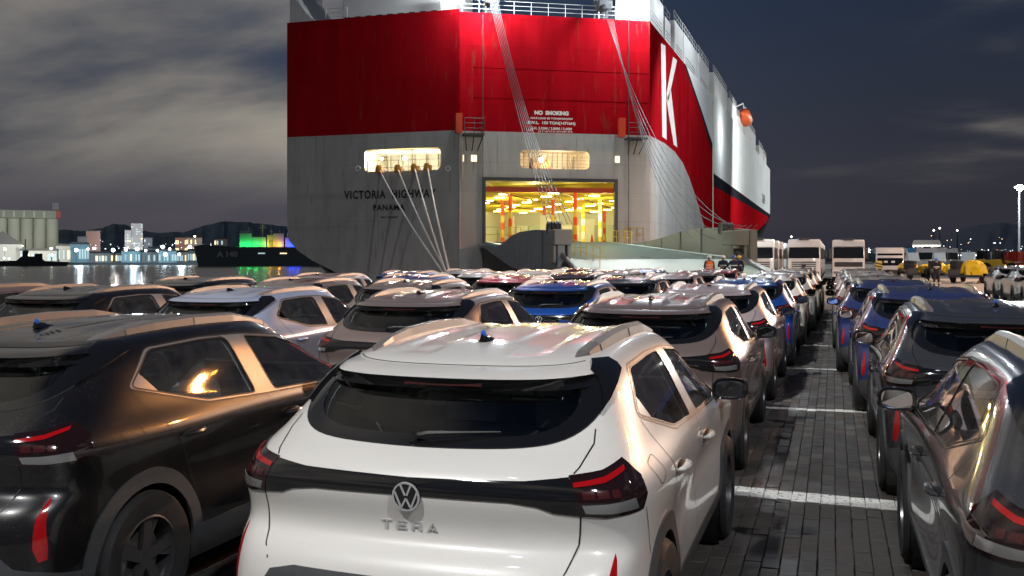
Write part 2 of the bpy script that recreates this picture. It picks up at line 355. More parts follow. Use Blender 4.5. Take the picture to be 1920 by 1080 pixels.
def dense(fn, pts, step=0.03, closed=True):
    out = []; n = len(pts)
    for i in range(n if closed else n - 1):
        a = np.array(pts[i], float); b = np.array(pts[(i+1) % n], float); k = max(1, int(np.linalg.norm(b - a)/step))
        for j in range(k): q = a + (b - a)*j/k; out.append(fn(*q))
    if not closed: out.append(fn(*pts[-1]))
    return out
def uvpath(pts, step=0.12, closed=True):
    """straight in (u, v) between already inverted corners"""
    return dense(lambda a, b: (a, b), pts, step, closed)
def smooth_loop(pts, n=6):
    out = []; m = len(pts)
    for i in range(m):
        p0, p1, p2, p3 = [np.array(pts[(i + k) % m], float) for k in (-1, 0, 1, 2)]
        for j in range(n):
            t = j/n; out.append(tuple(0.5*((2*p1) + (-p0 + p2)*t + (2*p0 - 5*p1 + 4*p2 - p3)*t*t + (-p0 + 3*p1 - 3*p2 + p3)*t**3)))
    return out
def rounded(pts, r, n=4):
    out = []; m = len(pts)
    for i in range(m):
        p = np.array(pts[i], float); a = np.array(pts[i-1], float); b = np.array(pts[(i+1) % m], float)
        ra = min(r, .45*np.linalg.norm(a - p)); rb = min(r, .45*np.linalg.norm(b - p))
        A = p + (a - p)/np.linalg.norm(a - p)*ra; B = p + (b - p)/np.linalg.norm(b - p)*rb
        for j in range(n + 1):
            t = j/n; out.append(tuple((1-t)**2*A + 2*t*(1-t)*p + t*t*B))
    return out
def inside(poly, p):
    x, y = p; c = False; n = len(poly); j = n - 1
    for i in range(n):
        xi, yi = poly[i]; xj, yj = poly[j]
        if (yi > y) != (yj > y) and x < (xj - xi)*(y - yi)/(yj - yi) + xi: c = not c
        j = i
    return c
AX_R, AX_F, WZ = 0.80, 3.37, 0.335
def arc(cy, r, a0, a1, n): return [(cy + r*math.cos(R(a0 + (a1 - a0)*i/n)), WZ + r*math.sin(R(a0 + (a1 - a0)*i/n))) for i in range(n + 1)]
dlo = rounded([(.77, 1.185), (1.02, 1.372), (1.5, 1.393), (1.9, 1.386), (2.28, 1.352), (2.62, 1.262), (2.98, 1.10), (3.05, 1.04), (2.7, 1.005), (1.93, 1.022), (1.35, 1.045)], .05)
glass_b = rounded([(.80, 1.19), (1.04, 1.358), (1.5, 1.378), (1.74, 1.376), (1.83, 1.040), (1.35, 1.062)], .045)
quarter = [(.80, 1.196), (.875, 1.25), (1.02, 1.14), (.98, 1.138)]
glass_f = rounded([(1.925, 1.371), (2.28, 1.337), (2.62, 1.247), (2.95, 1.10), (2.90, 1.03), (2.7, 1.020), (2.03, 1.035)], .03)
REG = {}   # name -> (uv loop, priority, material)
def reg(name, loop, pr, m): REG[name] = (loop, pr, m)
reg('side_trim', dense(sv, dlo, .04), 1, M_SHEEN_TRIM)
reg('rear_door_window', dense(sv, [p for p in glass_b], .05), 2, M_GLASS)
reg('front_door_window', dense(sv, glass_f, .05), 2, M_GLASS)
reg('quarter_panel', dense(sv, [(.80, 1.20), (.885, 1.262), (1.0, 1.133)], .03), 3, M_SHEEN_TRIM)
# rear glass: half outline from the centre line outwards, and back
HG = [(0, 1.112), (.2, 1.115), (.40, 1.124), (.52, 1.142), (.595, 1.175), (.640, 1.225), (.655, 1.285), (.648, 1.345), (.625, 1.385), (.45, 1.398), (.2, 1.402), (0, 1.403)]
HP = [(0, 1.150), (.2, 1.152), (.38, 1.160), (.49, 1.185), (.545, 1.225), (.560, 1.280), (.545, 1.335), (.50, 1.358), (.2, 1.362), (0, 1.362)]
def half(fn, pts, step):
    if len(pts) > 8 and step < .038:
        q = []
        for i in range(len(pts) - 1):
            p0, p1, p2, p3 = [np.array(pts[min(max(i + k, 0), len(pts) - 1)], float) for k in (-1, 0, 1, 2)]
            for j in range(3):
                t = j/3; q.append(tuple(0.5*((2*p1) + (-p0 + p2)*t + (2*p0 - 5*p1 + 4*p2 - p3)*t*t + (-p0 + 3*p1 - 3*p2 + p3)*t**3)))
        pts = q + [pts[-1]]
    l = dense(fn, pts, step, closed=False); l[0] = (0.0, l[0][1]); l[-1] = (0.0, l[-1][1]); return l
reg('rear_glass_surround', half(rv, HG, .035), 1, M_GLOSSBLK)
reg('rear_window', half(rv, HP, .035), 2, M_GLASSR)
# lamps: corners given on the back (x, z) or on the flank (y, z)
lc = [rv(.602, 1.046), rv(.71, 1.058), sv(.34, 1.092), sv(.40, 1.065), sv(.425, 1.02), sv(.41, .955), sv(.365, .908), rv(.74, .900), rv(.650, .912)]
reg('tail_lamp', uvpath(lc, .15), 2, M_LAMPBODY)
def inset(a, b, t): return (a[0] + (b[0]-a[0])*t, a[1] + (b[1]-a[1])*t)
reg('lamp_red_strip', uvpath([rv(.622, 1.022), rv(.72, 1.036), sv(.315, 1.066), sv(.325, 1.048), rv(.73, 1.019), rv(.627, 1.008)], .15), 3, M_LAMPRED)
reg('lamp_clear_strip', uvpath([rv(.660, .950), rv(.75, .951), sv(.31, .958), sv(.325, .920), rv(.75, .915), rv(.672, .921)], .15), 3, M_LAMPCLR)
for k, (xa, xb) in enumerate(((.655, .695), (.705, .742), (.752, .775))):
    reg('lamp_segment%d' % k, uvpath([rv(xa, .994), rv(xb, .996), rv(xb + .010, .970), rv(xa + .010, .968)], .15), 3, M_LAMPDIM)
reg('light_bar', [p for p in half(rv, [(0, .955), (.40, .953), (.50, .941), (.56, .920), (.665, .908), (.665, .95), (.618, 1.040), (.600, 1.041), (.45, 1.027), (0, 1.018)], .04)], 1, M_GLOSSBLK)
reg('bumper_reflector', dense(rv, [(.768, .765), (.776, .745), (.800, .57), (.802, .50), (.780, .49), (.762, .55), (.757, .68)], .04), 3, M_LAMPRED)
# lower bumper and cladding
low = [(0, .66), (.45, .665), (.56, .64), (.62, .55), (.70, .47), (.80, .44)]
b0 = half(rv, low, .04); b0[0] = (0.0, b0[0][1]); 
REG['spoiler_blade'] = (dense(rv, [(.54, 1.408), (.590, 1.406), (.632, 1.400), (.650, 1.37), (.660, 1.32), (.660, 1.27), (.645, 1.225), (.636, 1.28), (.608, 1.335), (.560, 1.372)], .03), 4, M_GLOSSBLK)
REG['lower_bumper'] = ([(0.0, 0.0)] + dense(rv, low, .04, closed=False)[1:] if False else None, 0, None)
del REG['lower_bumper']
lowc = dense(rv, low, .05, closed=False); lowc[0] = (0.0, lowc[0][1])
sideclad = [sv(.36, .42)]
e1 = sv(AX_R - .40, .40)
reg('lower_bumper', lowc + uvpath([lowc[-1], e1], .2, closed=False)[1:] + [(e1[0], 0.0)] + [(e1[0]*k/8, 0.0) for k in range(7, -1, -1)], 1, M_TRIM)
ro, ri = .452, .372
def archloop(cy, r0): 
    top = dense(sv, arc(cy, r0, 180, 0, 24), .5, closed=False)
    return [(top[0][0], 0.0)] + [p for p in dense(sv, [(cy - r0, .26), (cy - r0, WZ)], .05, closed=False)][:0] + top + [(top[-1][0], 0.0)]
reg('arch_cladding_rear', archloop(AX_R, ro), 4, M_TRIM); reg('arch_cladding_front', archloop(AX_F, ro), 4, M_TRIM)
reg('hole_rear', archloop(AX_R, ri), 5, None); reg('hole_front', archloop(AX_F, ri), 5, None)
s0 = sv(AX_R + .44, .33); s1_ = sv(AX_F - .44, .33)
reg('sill_cladding', dense(sv, [(AX_R + .40, .40), (AX_F - .40, .40)], .08, closed=False) + [(sv(AX_F - .40, .30)[0], 0.0)] + [(sv(AX_F-.4, .3)[0]*(1-k/10) + sv(AX_R+.4, .3)[0]*k/10, 0.0) for k in range(1, 11)], 3, M_TRIM)
f0 = 11.2; reg('front_grille', [(f0 + (NC - 1 - f0)*k/8, 6.4) for k in range(9)] + [(NC - 1.0, 0.0)] + [(NC - 1 - (NC - 1 - f0)*k/8, 0.0) for k in range(1, 9)], 1, M_TRIM)
reg('headlamp', uvpath([(11.5, 8.9), (12.6, 8.95), (13.9, 8.7), (13.9, 8.1), (12.6, 8.0), (11.7, 8.3)], .2), 3, M_LAMPCLR)
wl = []
for k in range(9): t = k/8; wl.append((12.3 + (NC - 1 - 12.3)*t, 11.55 - .1*t))
wu = [(NC - 1 - (NC - 1 - 12.3)*k/8, 15.3) for k in range(9)]
reg('windscreen', wl + wu, 1, M_GLASS)

def cut_panels(du=0.25, dv=0.25):
    vc = []; ed = []
    segs = []
    for nm, (lp, pr, m) in REG.items():
        pts = [(min(max(a, 0.0), NC - 1.0), min(max(b, 0.0), NR - 1.0)) for a, b in lp]
        q = []
        for p in pts:
            if not q or (abs(p[0]-q[-1][0]) + abs(p[1]-q[-1][1])) > 1e-3: q.append(p)
        if (abs(q[0][0]-q[-1][0]) + abs(q[0][1]-q[-1][1])) < 1e-3: q.pop()
        REG[nm] = (q, pr, m); k = len(vc); vc += q; ed += [(k + i, k + (i+1) % len(q)) for i in range(len(q))]
    cons = np.array(vc)
    us = np.arange(0, NC - 1 + 1e-6, du); vv = np.arange(0, NR - 1 + 1e-6, dv)
    for a in us:
        for b in vv:
            edge = a < 1e-6 or a > NC - 1 - 1e-6 or b < 1e-6 or b > NR - 1 - 1e-6
            if not edge and np.min(np.abs(cons[:, 0] - a)/du + np.abs(cons[:, 1] - b)/dv) < 0.7: continue
            vc.append((float(a), float(b)))
    ov, oe, of = delaunay_2d_cdt([Vector((a, b)) for a, b in vc], ed, [], 0, 1e-5, False)[:3]
    V = np.array([(p.x, p.y) for p in ov]); Fc = [tuple(f) for f in of]
    cen = np.array([V[list(f)].mean(0) for f in Fc]); lab = np.array(['body']*len(Fc), dtype=object); best = np.zeros(len(Fc))
    for nm, (lp, pr, m) in REG.items():
        la = np.array(lp); lo = la.min(0); hi = la.max(0)
        for i, c in enumerate(cen):
            if pr > best[i] and lo[0] <= c[0] <= hi[0] and lo[1] <= c[1] <= hi[1] and inside(lp, c): lab[i] = nm; best[i] = pr
    return V, Fc, lab
UVV, UVF, LAB = cut_panels()
UP = surf(UVV[:, 0], UVV[:, 1]); UN = surfn(UVV[:, 0], UVV[:, 1])
def panel(names, m, off=0.0, rim=0.0, side=0, name=None):
    """mesh of the triangles in `names`: side 0 = both halves, 1 = right, -1 = left"""
    idx = [i for i in range(len(UVF)) if LAB[i] in names]
    vm = {}; P_ = []; Nn = []; Fs = []
    def vert(i, s):
        k = (i, s if UP[i, 0] > 1e-5 or side else 1)
        if k not in vm:
            vm[k] = len(P_); p = UP[i] + UN[i]*off; n = UN[i]
            P_.append((p[0]*s, p[1], p[2])); Nn.append((n[0]*s, n[1], n[2]))
        return vm[k]
    for s in ((1, -1) if side == 0 else (side,)):
        for i in idx:
            f = [vert(a, s) for a in UVF[i]]
            Fs.append(tuple(f) if s > 0 else tuple(f[::-1]))
    nbase = len(P_)
    if rim:        # side walls round the border of a panel that stands proud of (or inside) the skin
        cnt = {}
        for f in Fs:
            for a, b in ((f[0], f[1]), (f[1], f[2]), (f[2], f[0])): cnt[(a, b)] = cnt.get((a, b), 0) + 1
        low_ = {}
        for a, b in [e_ for e_ in cnt if (e_[1], e_[0]) not in cnt]:
            if abs(P_[a][0]) < 1e-4 and abs(P_[b][0]) < 1e-4: continue
            for q in (a, b):
                if q not in low_:
                    low_[q] = len(P_); p = np.array(P_[q]) - np.array(Nn[q])*rim; P_.append(tuple(p)); Nn.append(Nn[q])
            Fs.append((b, a, low_[a], low_[b]))
    me = D.meshes.new(name or names[0]); me.from_pydata(P_, [], Fs); me.materials.append(m)
    me.polygons.foreach_set('use_smooth', [True]*len(me.polygons)); me.update()
    nrm = [Nn[l.vertex_index] for l in me.loops]
    if rim:
        for p in me.polygons:
            if len(p.vertices) == 4:
                for li in p.loop_indices: nrm[li] = tuple(p.normal)
    me.normals_split_custom_set(nrm); return me
# which way do the triangles face?  make the surface normals point outwards
if np.sum(UN[:, 0]*UP[:, 0]) < 0: UN = -UN
_f = UVF[len(UVF)//2]; _g = np.cross(UP[_f[1]] - UP[_f[0]], UP[_f[2]] - UP[_f[0]])
if np.dot(_g, UN[_f[0]]) < 0: UVF = [f[::-1] for f in UVF]

def ribbon(mb, uvs, w, off=0.0012, closed=False, sides=(1, -1)):
    """a narrow strip lying on the skin: shut lines, seals, chrome"""
    u = np.array([p[0] for p in uvs]); v = np.array([p[1] for p in uvs]); P_ = surf(u, v); Nn = surfn(u, v)
    if np.sum(Nn[:, 0]*P_[:, 0]) < 0 and np.mean(P_[:, 0]) > .02: Nn = -Nn
    elif np.mean(P_[:, 0]) <= .02 and np.mean(Nn[:, 1]) > 0: Nn = -Nn
    n = len(P_)
    for s in sides:
        vs_ = []
        for i in range(n):
            a = P_[(i-1) % n if closed else max(i-1, 0)]; b = P_[(i+1) % n if closed else min(i+1, n-1)]
            t = b - a; t = t/max(np.linalg.norm(t), 1e-9); c = np.cross(t, Nn[i]); c = c/max(np.linalg.norm(c), 1e-9)
            for k in (-1, 1): q = P_[i] + Nn[i]*off + c*k*w/2; vs_.append((q[0]*s, q[1], q[2]))
        mb.add(vs_, [(2*i, 2*i+1, 2*((i+1) % n)+1, 2*((i+1) % n)) for i in range(n if closed else n-1)])
    return mb

def skin(u, v, off=0.0, s=1):
    p = surf(np.array([u]), np.array([v]))[0]; n = surfn(np.array([u]), np.array([v]))[0]
    if n[0]*p[0] < 0 or (p[0] < .05 and n[1] > 0 and p[2] < 1.3): n = -n
    return Vector((p[0]*s, p[1], p[2])), Vector((n[0]*s, n[1], n[2])).normalized()

def wheel_parts(parent, x, y, s):
    """tyre and rim; s = +1 right side, -1 left side"""
    Mx = Matrix.Translation((x, y, WZ)) @ Matrix.Rotation(R(90)*s, 4, 'Y')
    w = empty('wheel'); w.parent = parent
    t = MB(); prof = [(.215, -.09), (.29, -.105), (.315, -.10), (.330, -.082)]
    for k in (-.055, -.02, .015, .05):
        prof += [(.335, k - .014), (.335, k + .012), (.327, k + .014), (.327, k + .019)]
    prof += [(.335, .07), (.330, .084), (.315, .102), (.29, .106), (.215, .09)]
    t.lathe(prof, 40, Mx); t.build('tyre', M_TYRE, w, smooth=True)
    r_ = MB(); r_.lathe([(.222, -.088), (.218, .088), (.205, .092), (.198, .06), (.19, -.06), (.205, -.088)], 32, Mx, close=True)
    r_.lathe([(.001, .075), (.05, .072), (.055, .05), (.001, .045)], 12, Mx)
    for k in range(5):
        Mk = Mx @ Matrix.Rotation(R(72*k + 18), 4, 'Z')
        r_.prism([(-.028, .04), (-.012, .205), (.052, .205), (.030, .04)], .022, 'xy', .048, Mk)
        r_.prism([(.040, .09), (.062, .20), (.10, .18)], .008, 'xy', .060, Mk)
    r_.build('rim', M_RIM, w, smooth=True)
    b = MB(); b.lathe([(.001, .02), (.15, .02), (.15, 0.0), (.001, 0.0)], 20, Mx); b.build('brake_disc', mat('brake_steel', (.2, .2, .2), .4, .8), w)
    return w

def box_letters(word, size, depth):
    """wide block letters made of bars, as pressed badges are"""
    T = {'T': [((0, .82), (1, 1)), ((.40, 0), (.60, .82))], 'E': [((0, 0), (.22, 1)), ((.22, .8), (1, 1)), ((.22, .4), (.9, .6)), ((.22, 0), (1, .2))],
         'R': [((0, 0), (.22, 1)), ((.22, .82), (.95, 1)), ((.75, .54), (.95, .82)), ((.22, .36), (.95, .54)), ((.62, .18), (.82, .36)), ((.74, 0), (.96, .18))], 'A': []}
    mb = MB(); x = 0; w = size*1.25; gap = size*.62
    for ch in word:
        for (a, b), (c, d_) in T[ch]: mb.box((x + a*w, -depth, b*size), (x + c*w, 0, d_*size))
        if ch == 'A':
            mb.prism([(x, 0), (x + .42*w, size), (x + .62*w, size), (x + .22*w, 0)], -depth, 'xz')
            mb.prism([(x + .50*w, size), (x + .62*w, size), (x + w, 0), (x + .76*w, 0)], -depth, 'xz')
            mb.box((x + .4*w, -depth, .12*size), (x + .8*w, 0, .30*size))
        x += w + gap
    return mb, x - gap

def make_car():
    root = empty('parked_car')
    link('body', panel(['body'], M_WHITE, name='body'), root)
    # headliner and inner skin, so that nothing of the paint shows through the glass
    lin = panel(['body', 'side_trim', 'rear_glass_surround'], M_LINER, off=-.035, name='cabin_lining'); link('cabin_lining', lin, root)
    for s in (1, -1):
        for nm, out, m, off, rim in (('side_trim', 'window_trim', M_SHEEN_TRIM, .0, 0), ('rear_door_window', 'door_window', M_GLASS, -.004, 0),
                 ('front_door_window', 'door_window', M_GLASS, -.004, 0), ('quarter_panel', 'quarter_panel', M_SHEEN_TRIM, .001, 0),
                 ('bumper_reflector', 'bumper_reflector', M_LAMPRED, .002, .004)):
            link(out, panel([nm], m, off=off, rim=rim, side=s, name=out), root)
        link('headlamp', panel(['headlamp'], M_LAMPCLR, off=.004, rim=.008, side=s, name='headlamp'), root)
        lampo = link('tail_lamp', panel(['tail_lamp'], M_LAMPBODY, off=.006, rim=.01, side=s, name='tail_lamp'), root)
        link('red_strip', panel(['lamp_red_strip'], M_LAMPRED, off=.009, rim=.006, side=s, name='red_strip'), lampo)
        link('clear_strip', panel(['lamp_clear_strip'], M_LAMPCLR, off=.008, rim=.006, side=s, name='clear_strip'), lampo)
        for k in range(3): link('lamp_segment', panel(['lamp_segment%d' % k], M_LAMPDIM, off=.008, rim=.006, side=s, name='lamp_segment'), lampo)
        for k in ('rear', 'front'):
            link('arch_cladding', panel(['arch_cladding_' + k], M_TRIM, off=.010, rim=.016, side=s, name='arch_cladding'), root)
        link('sill_cladding', panel(['sill_cladding'], M_TRIM, off=.008, rim=.01, side=s, name='sill_cladding'), root)
        wheel_parts(root, s*.775, AX_R, s); wheel_parts(root, s*.775, AX_F, s)
        for cy in (AX_R, AX_F):
            wh = MB(); 
            wh.lathe([(.395, -.19), (.395, .13)], 20, Matrix.Translation((s*.70, cy, WZ)) @ Matrix.Rotation(R(90)*s, 4, 'Y'))
            wh.lathe([(.395, -.17), (.001, -.17)], 20, Matrix.Translation((s*.70, cy, WZ)) @ Matrix.Rotation(R(90)*s, 4, 'Y'))
            wh.build('wheel_well', M_SEAL, root)
        # door handles: a cupped body-colour grip with a dark recess
        for y, z in ((1.14, .918), (2.20, .880)):
            u, v = sv(y, z); p, n = skin(u, v, s=s); g = MB()
            Mh = Matrix.Translation(p)
            pts = [(-.105, -.012), (-.07, .016), (.07, .018), (.105, 0), (.07, -.020), (-.07, -.024)]
            g.tube([p + Vector((n.x*o, yy, n.z*o + zz)) for yy, zz, o in ((-.095, -.004, .002), (-.075, 0, .026), (-.03, .003, .036), (.03, .004, .036), (.075, .002, .024), (.095, 0, .002))], [.006, .013, .017, .017, .013, .006], 8)
            hd = g.build('door_handle', M_WHITE, root, smooth=True)
            rc = MB(); rc.tube([p + Vector((n.x*.001, yy, 0)) for yy in (-.085, -.05, .05, .085)], [.006, .022, .022, .006], 8); rc.build('handle_recess', M_SEAL, hd, smooth=True)
        # mirror
        mrr = MB(); c = Vector((s*.935, 2.80, 1.055))
        prof = [(-.045, .78), (-.052, .93), (-.035, 1.0), (.0, .97), (.045, .80), (.080, .50), (.095, .18)]
        rings = []
        for yy, rr in prof:
            ring = []
            for k in range(20):
                a = 2*math.pi*k/20; ca, sa = math.cos(a), math.sin(a)
                ring.append(c + Vector((s*rr*.105*math.copysign(abs(ca)**.62, ca), yy + .03*rr*ca, rr*(.070 if sa > 0 else .062)*math.copysign(abs(sa)**.62, sa))))
            rings.append(ring)
        for i in range(len(rings)-1):
            mrr.add(rings[i] + rings[i+1], [(k, (k+1) % 20, 20 + (k+1) % 20, 20 + k) for k in range(20)])
        mrr.add(rings[-1], [tuple(range(20))]); mi = mrr.build('mirror', M_GLOSSBLK, root, smooth=True)
        mg = MB(); mg.add([p_ + Vector((0, .004, 0)) for p_ in rings[0]], [tuple(range(20))]); mg.build('mirror_glass', M_CHROME, mi)
        st = MB(); st.tube([(s*.79, 2.88, .995), (s*.85, 2.84, 1.0), (s*.90, 2.82, 1.01)], [.028, .02, .022], 8); st.build('mirror_arm', M_SEAL, mi, smooth=True)
        # roof rail
        rl = MB(); path = [(.478, .80, .0), (.487, .88, .016), (.503, 1.02, .034), (.510, 1.25, .046), (.514, 1.6, .050), (.514, 2.0, .046), (.508, 2.35, .034), (.498, 2.58, .014), (.49, 2.68, 0)]
        rings = []
        for x, y, hgt in path:
            u, v = inv('xy', x, y, umin=2, umax=14); zb = surf(u, v)[2]
            a = .020 if hgt else .006; b_ = .042 if hgt else .008
            rings.append([(s*(x + b_), y, zb - .022), (s*(x + b_*.72), y, zb + hgt*.75 - .004), (s*(x + a*.3), y, zb + hgt), (s*(x - a), y, zb + hgt*.92), (s*(x - b_*.7), y, zb - .006)])
        for i in range(len(rings)-1): rl.add(rings[i] + rings[i+1], [(k, k+1, 6+k, 5+k) for k in range(4)] + [(4, 0, 5, 9)])
        rail = rl.build('roof_rail', M_RAIL, root, smooth=True)
        for i in range(2, len(rings)-2, 2): rp = MB(); rp.tube([Vector(rings[i][0]) + Vector((s*.002, 0, 0)), Vector(rings[i][1]) + Vector((s*.002, 0, 0.0))], .0016, 4); rp.build('rail_joint', M_SEAL, rail)
    link('rear_glass_surround', panel(['rear_glass_surround'], M_GLOSSBLK, off=.001, name='rear_glass_surround'), root)
    link('rear_window', panel(['rear_window'], M_GLASSR, off=-.002, name='rear_window'), root)
    link('windscreen', panel(['windscreen'], M_GLASS, off=-.003, name='windscreen'), root)
    lb = link('light_bar', panel(['light_bar'], M_GLOSSBLK, off=.004, rim=.008, name='light_bar'), root)
    link('lower_bumper', panel(['lower_bumper'], M_TRIM, off=.006, rim=.012, name='lower_bumper'), root)
    link('front_grille', panel(['front_grille'], M_TRIM, name='front_grille'), root)
    # shut lines
    sl = MB(); W_ = .006
    T_line = dense(rv, [(.645, 1.18), (.655, 1.135), (.632, 1.07), (.618, 1.052)], .03, closed=False)
    ribbon(sl, T_line, W_)
    ribbon(sl, dense(rv, [(.655, .908), (.645, .80), (.615, .72), (.585, .672)], .03, closed=False), W_)
    ribbon(sl, dense(sv, [(.79, 1.17), (.84, 1.10), (.95, .98), (1.06, .86), (1.13, .74), (1.20, .60)], .03, closed=False), W_)
    ribbon(sl, dense(sv, [(1.93, 1.022), (1.97, .9), (1.985, .7), (1.96, .42)], .04, closed=False), W_)
    ribbon(sl, dense(sv, [(3.02, 1.02), (3.06, .9), (3.04, .7), (3.0, .42)], .04, closed=False), W_)
    ribbon(sl, dense(sv, [(.40, .905), (.46, .80), (.50, .70)], .03, closed=False), W_*.7)
    ribbon(sl, dense(sv, rounded([(.555, 1.035), (.69, 1.055), (.775, .965), (.655, .93)], .035), .03), W_*.8, closed=True, sides=(1,))
    hood = [(11.2 + (NC-1-11.2)*k/10, 9.4) for k in range(11)]; ribbon(sl, hood, W_)
    roofl = [(u_, 16.15) for u_ in np.linspace(0.0, 4.2, 16)]; ribbon(sl, roofl, W_*.8)
    sl.build('shut_line', M_SEAL, root)
    se = MB()
    for nm in ('side_trim', 'rear_door_window', 'front_door_window'): ribbon(se, REG[nm][0], .009, .0015, closed=True)
    ribbon(se, REG['rear_glass_surround'][0][:-1], .006, .0012)
    se.build('window_seal', M_SEAL, root)
    # spoiler over the rear glass: body-colour top, gloss black lip and side blades
    us = np.linspace(0, 4.05, 15)
    sp = MB(); lip = MB()
    def row(v, off, dyy, dz): 
        P_ = surf(us, np.full(us.shape, v)); Nn = surfn(us, np.full(us.shape, v)); Nn = Nn if Nn[0, 2] > 0 else -Nn
        f = np.clip((4.05 - us)/1.0, 0, 1)
        return [(p[0], p[1] + dyy*k, p[2] + dz*k) for p, k in zip(P_ + Nn*off, f)]
    a, b, c, d_ = row(16.0, .004, 0, 0), row(15.4, .010, -.045, .012), row(15.1, .008, -.085, .008), row(14.5, -.002, -.03, .002)
    b2 = [(q[0], q[1] - .004, q[2] - .004) for q in c]
    nn = len(us)
    for s in (1, -1):
        X = lambda rw: [(q[0]*s, q[1], q[2]) for q in rw]
        sp.add(X(a) + X(b) + X(c), [(i, i+1, nn+i+1, nn+i) for i in range(nn-1)] + [(nn+i, nn+i+1, 2*nn+i+1, 2*nn+i) for i in range(nn-1)])
        lp2 = [(q[0], q[1] + .012, q[2] - .022) for q in b2]
        lip.add(X(b2) + X(lp2) + X(d_), [(i, i+1, nn+i+1, nn+i) for i in range(nn-1)] + [(nn+i, nn+i+1, 2*nn+i+1, 2*nn+i) for i in range(nn-1)])
    spo = sp.build('spoiler', M_WHITE, root, smooth=True); lip.build('spoiler_lip', M_GLOSSBLK, spo, smooth=True)
    for s in (1, -1): link('spoiler_blade', panel(['spoiler_blade'], M_GLOSSBLK, off=.016, rim=.02, side=s, name='spoiler_blade'), spo)
    p = surf(0.0, 15.1)
    br = MB(); br.box((-.17, p[1] - .082, p[2] - .018), (.17, p[1] - .070, p[2] + .002)); br.build('brake_light', M_LAMPDIM, root, bevel=.003)
    # badge
    p, n = skin(0.0, inv('xz', 0.0, .952, umax=.3, vmax=12)[1]); ang = math.atan2(n.z, -n.y)
    Mb = Matrix.Translation(p + n*.006) @ Matrix.Rotation(R(90) - ang*1.0, 4, 'X')
    bd = MB(); bd.lathe([(.0005, .006), (.052, .006), (.056, .0), (.056, -.012)], 40, Mb); bdo = bd.build('badge', M_GLOSSBLK, root, smooth=True)
    ch = MB(); ch.lathe([(.0490, .004), (.0490, .0095), (.0555, .0095), (.0560, .004)], 40, Mb, close=True)
    def bar(x0, y0, x1, y1, w=.0068):
        d = Vector((x1 - x0, y1 - y0)).normalized(); q = Vector((-d.y, d.x))*w/2
        ch.prism([(x0+q.x, y0+q.y), (x0-q.x, y0-q.y), (x1-q.x, y1-q.y), (x1+q.x, y1+q.y)], .0035, 'xy', .006, Mb)
    bar(-.021, .044, -.0035, .005); bar(.021, .044, .0035, .005)                        # V
    bar(-.0455, .018, -.020, -.043); bar(-.020, -.043, -.0005, -.007); bar(.0005, -.007, .020, -.043); bar(.020, -.043, .0455, .018)   # W
    ch.build('badge_letters', M_BADGE, bdo)
    # lettering
    lt, wd = box_letters('TERA', .0335, .004)
    p, n = skin(0.0, inv('xz', 0.0, .835, umax=.3, vmax=12)[1])
    lt.v = [(x - wd/2, y + p.y - .001, z + p.z - .017) for x, y, z in lt.v]; lt.build('model_lettering', M_BADGE, root)
    # wiper
    wp = MB(); 
    def rp_(x, z, o): u, v = rv(abs(x), z); q, nq = skin(u, v, s=1 if x >= 0 else -1); return q + nq*o
    wp.tube([rp_(-.03, 1.135, .018), rp_(.02, 1.138, .030), rp_(.15, 1.150, .022), rp_(.30, 1.162, .014)], [.013, .012, .007, .004], 6)
    wp.tube([rp_(-.045, 1.128, .0), rp_(-.03, 1.135, .03)], .018, 8)
    wp.build('wiper', M_SEAL, root, smooth=True)
    # antenna with its blue transport cap
    zb = surf(0.0, inv('xy', 0.0, .99, umax=.4)[1])[2]; yb = .99
    an = MB(); fr = [(-.045, .016, .036), (-.02, .030, .032), (.03, .034, .024), (.09, .026, .012), (.13, .012, .004)]
    rings = [[(-w_, yb + yy, zb), (-w_*.45, yb + yy, zb + hh*.7), (0, yb + yy, zb + hh), (w_*.45, yb + yy, zb + hh*.7), (w_, yb + yy, zb)] for yy, w_, hh in fr]
    for i in range(len(rings)-1): an.add(rings[i] + rings[i+1], [(k, k+1, 6+k, 5+k) for k in range(4)])
    an.add(rings[0], [(0, 1, 2, 3, 4)]); ano = an.build('antenna', M_GLOSSBLK, root, smooth=True)
    cp = MB(); cp.lathe([(.0, .028), (.010, .024), (.013, .012), (.012, 0), (.0, -.002)], 10, Matrix.Translation((0, yb - .03, zb + .024))); cp.build('antenna_cap', M_BLUE, ano, smooth=True)
    # cabin
    cb_ = MB(); cb_.box((-.70, .62, .28), (.70, 3.2, .34)); cb_.box((-.72, 2.75, .34), (.72, 3.3, .98)); cb_.box((-.66, 2.55, .72), (.66, 2.78, 1.0))
    cb_.box((-.60, .30, .60), (.60, .62, .66)); cb_.box((-.62, .55, .34), (.62, .9, .72)); cb_.box((-.62, .32, .86), (.62, .95, .885)); cb_.build('cabin_floor', M_CABIN, root)
    hl = MB()
    for j in range(6):
        pass
    seat = MB()
    def seat_at(mb, x, y, w, hd_=True):
        Ms = Matrix.Translation((x, y, 0)) @ Matrix.Rotation(R(0), 4, 'Z')
        mb.prism([(-.10, .55), (0.02, .52), (-.14, 1.12), (-.20, 1.12), (-.26, 1.05), (-.18, .60)], w, 'yz', -w/2, Ms)
        mb.box((-w/2, -.10, .38), (w/2, .42, .56), Ms)
    for x in (-.36, .36):
        s_ = MB(); seat_at(s_, x, 1.92, .50); so = s_.build('front_seat', M_SEAT, root, bevel=.05, smooth=True)
        h_ = MB(); h_.cbox((x, 1.75, 1.20), (.27, .10, .17)); h_.build('headrest', M_SEAT, so, bevel=.035, smooth=True)
    s_ = MB(); seat_at(s_, 0, 1.02, 1.24); so = s_.build('rear_bench', M_SEAT, root, bevel=.05, smooth=True)
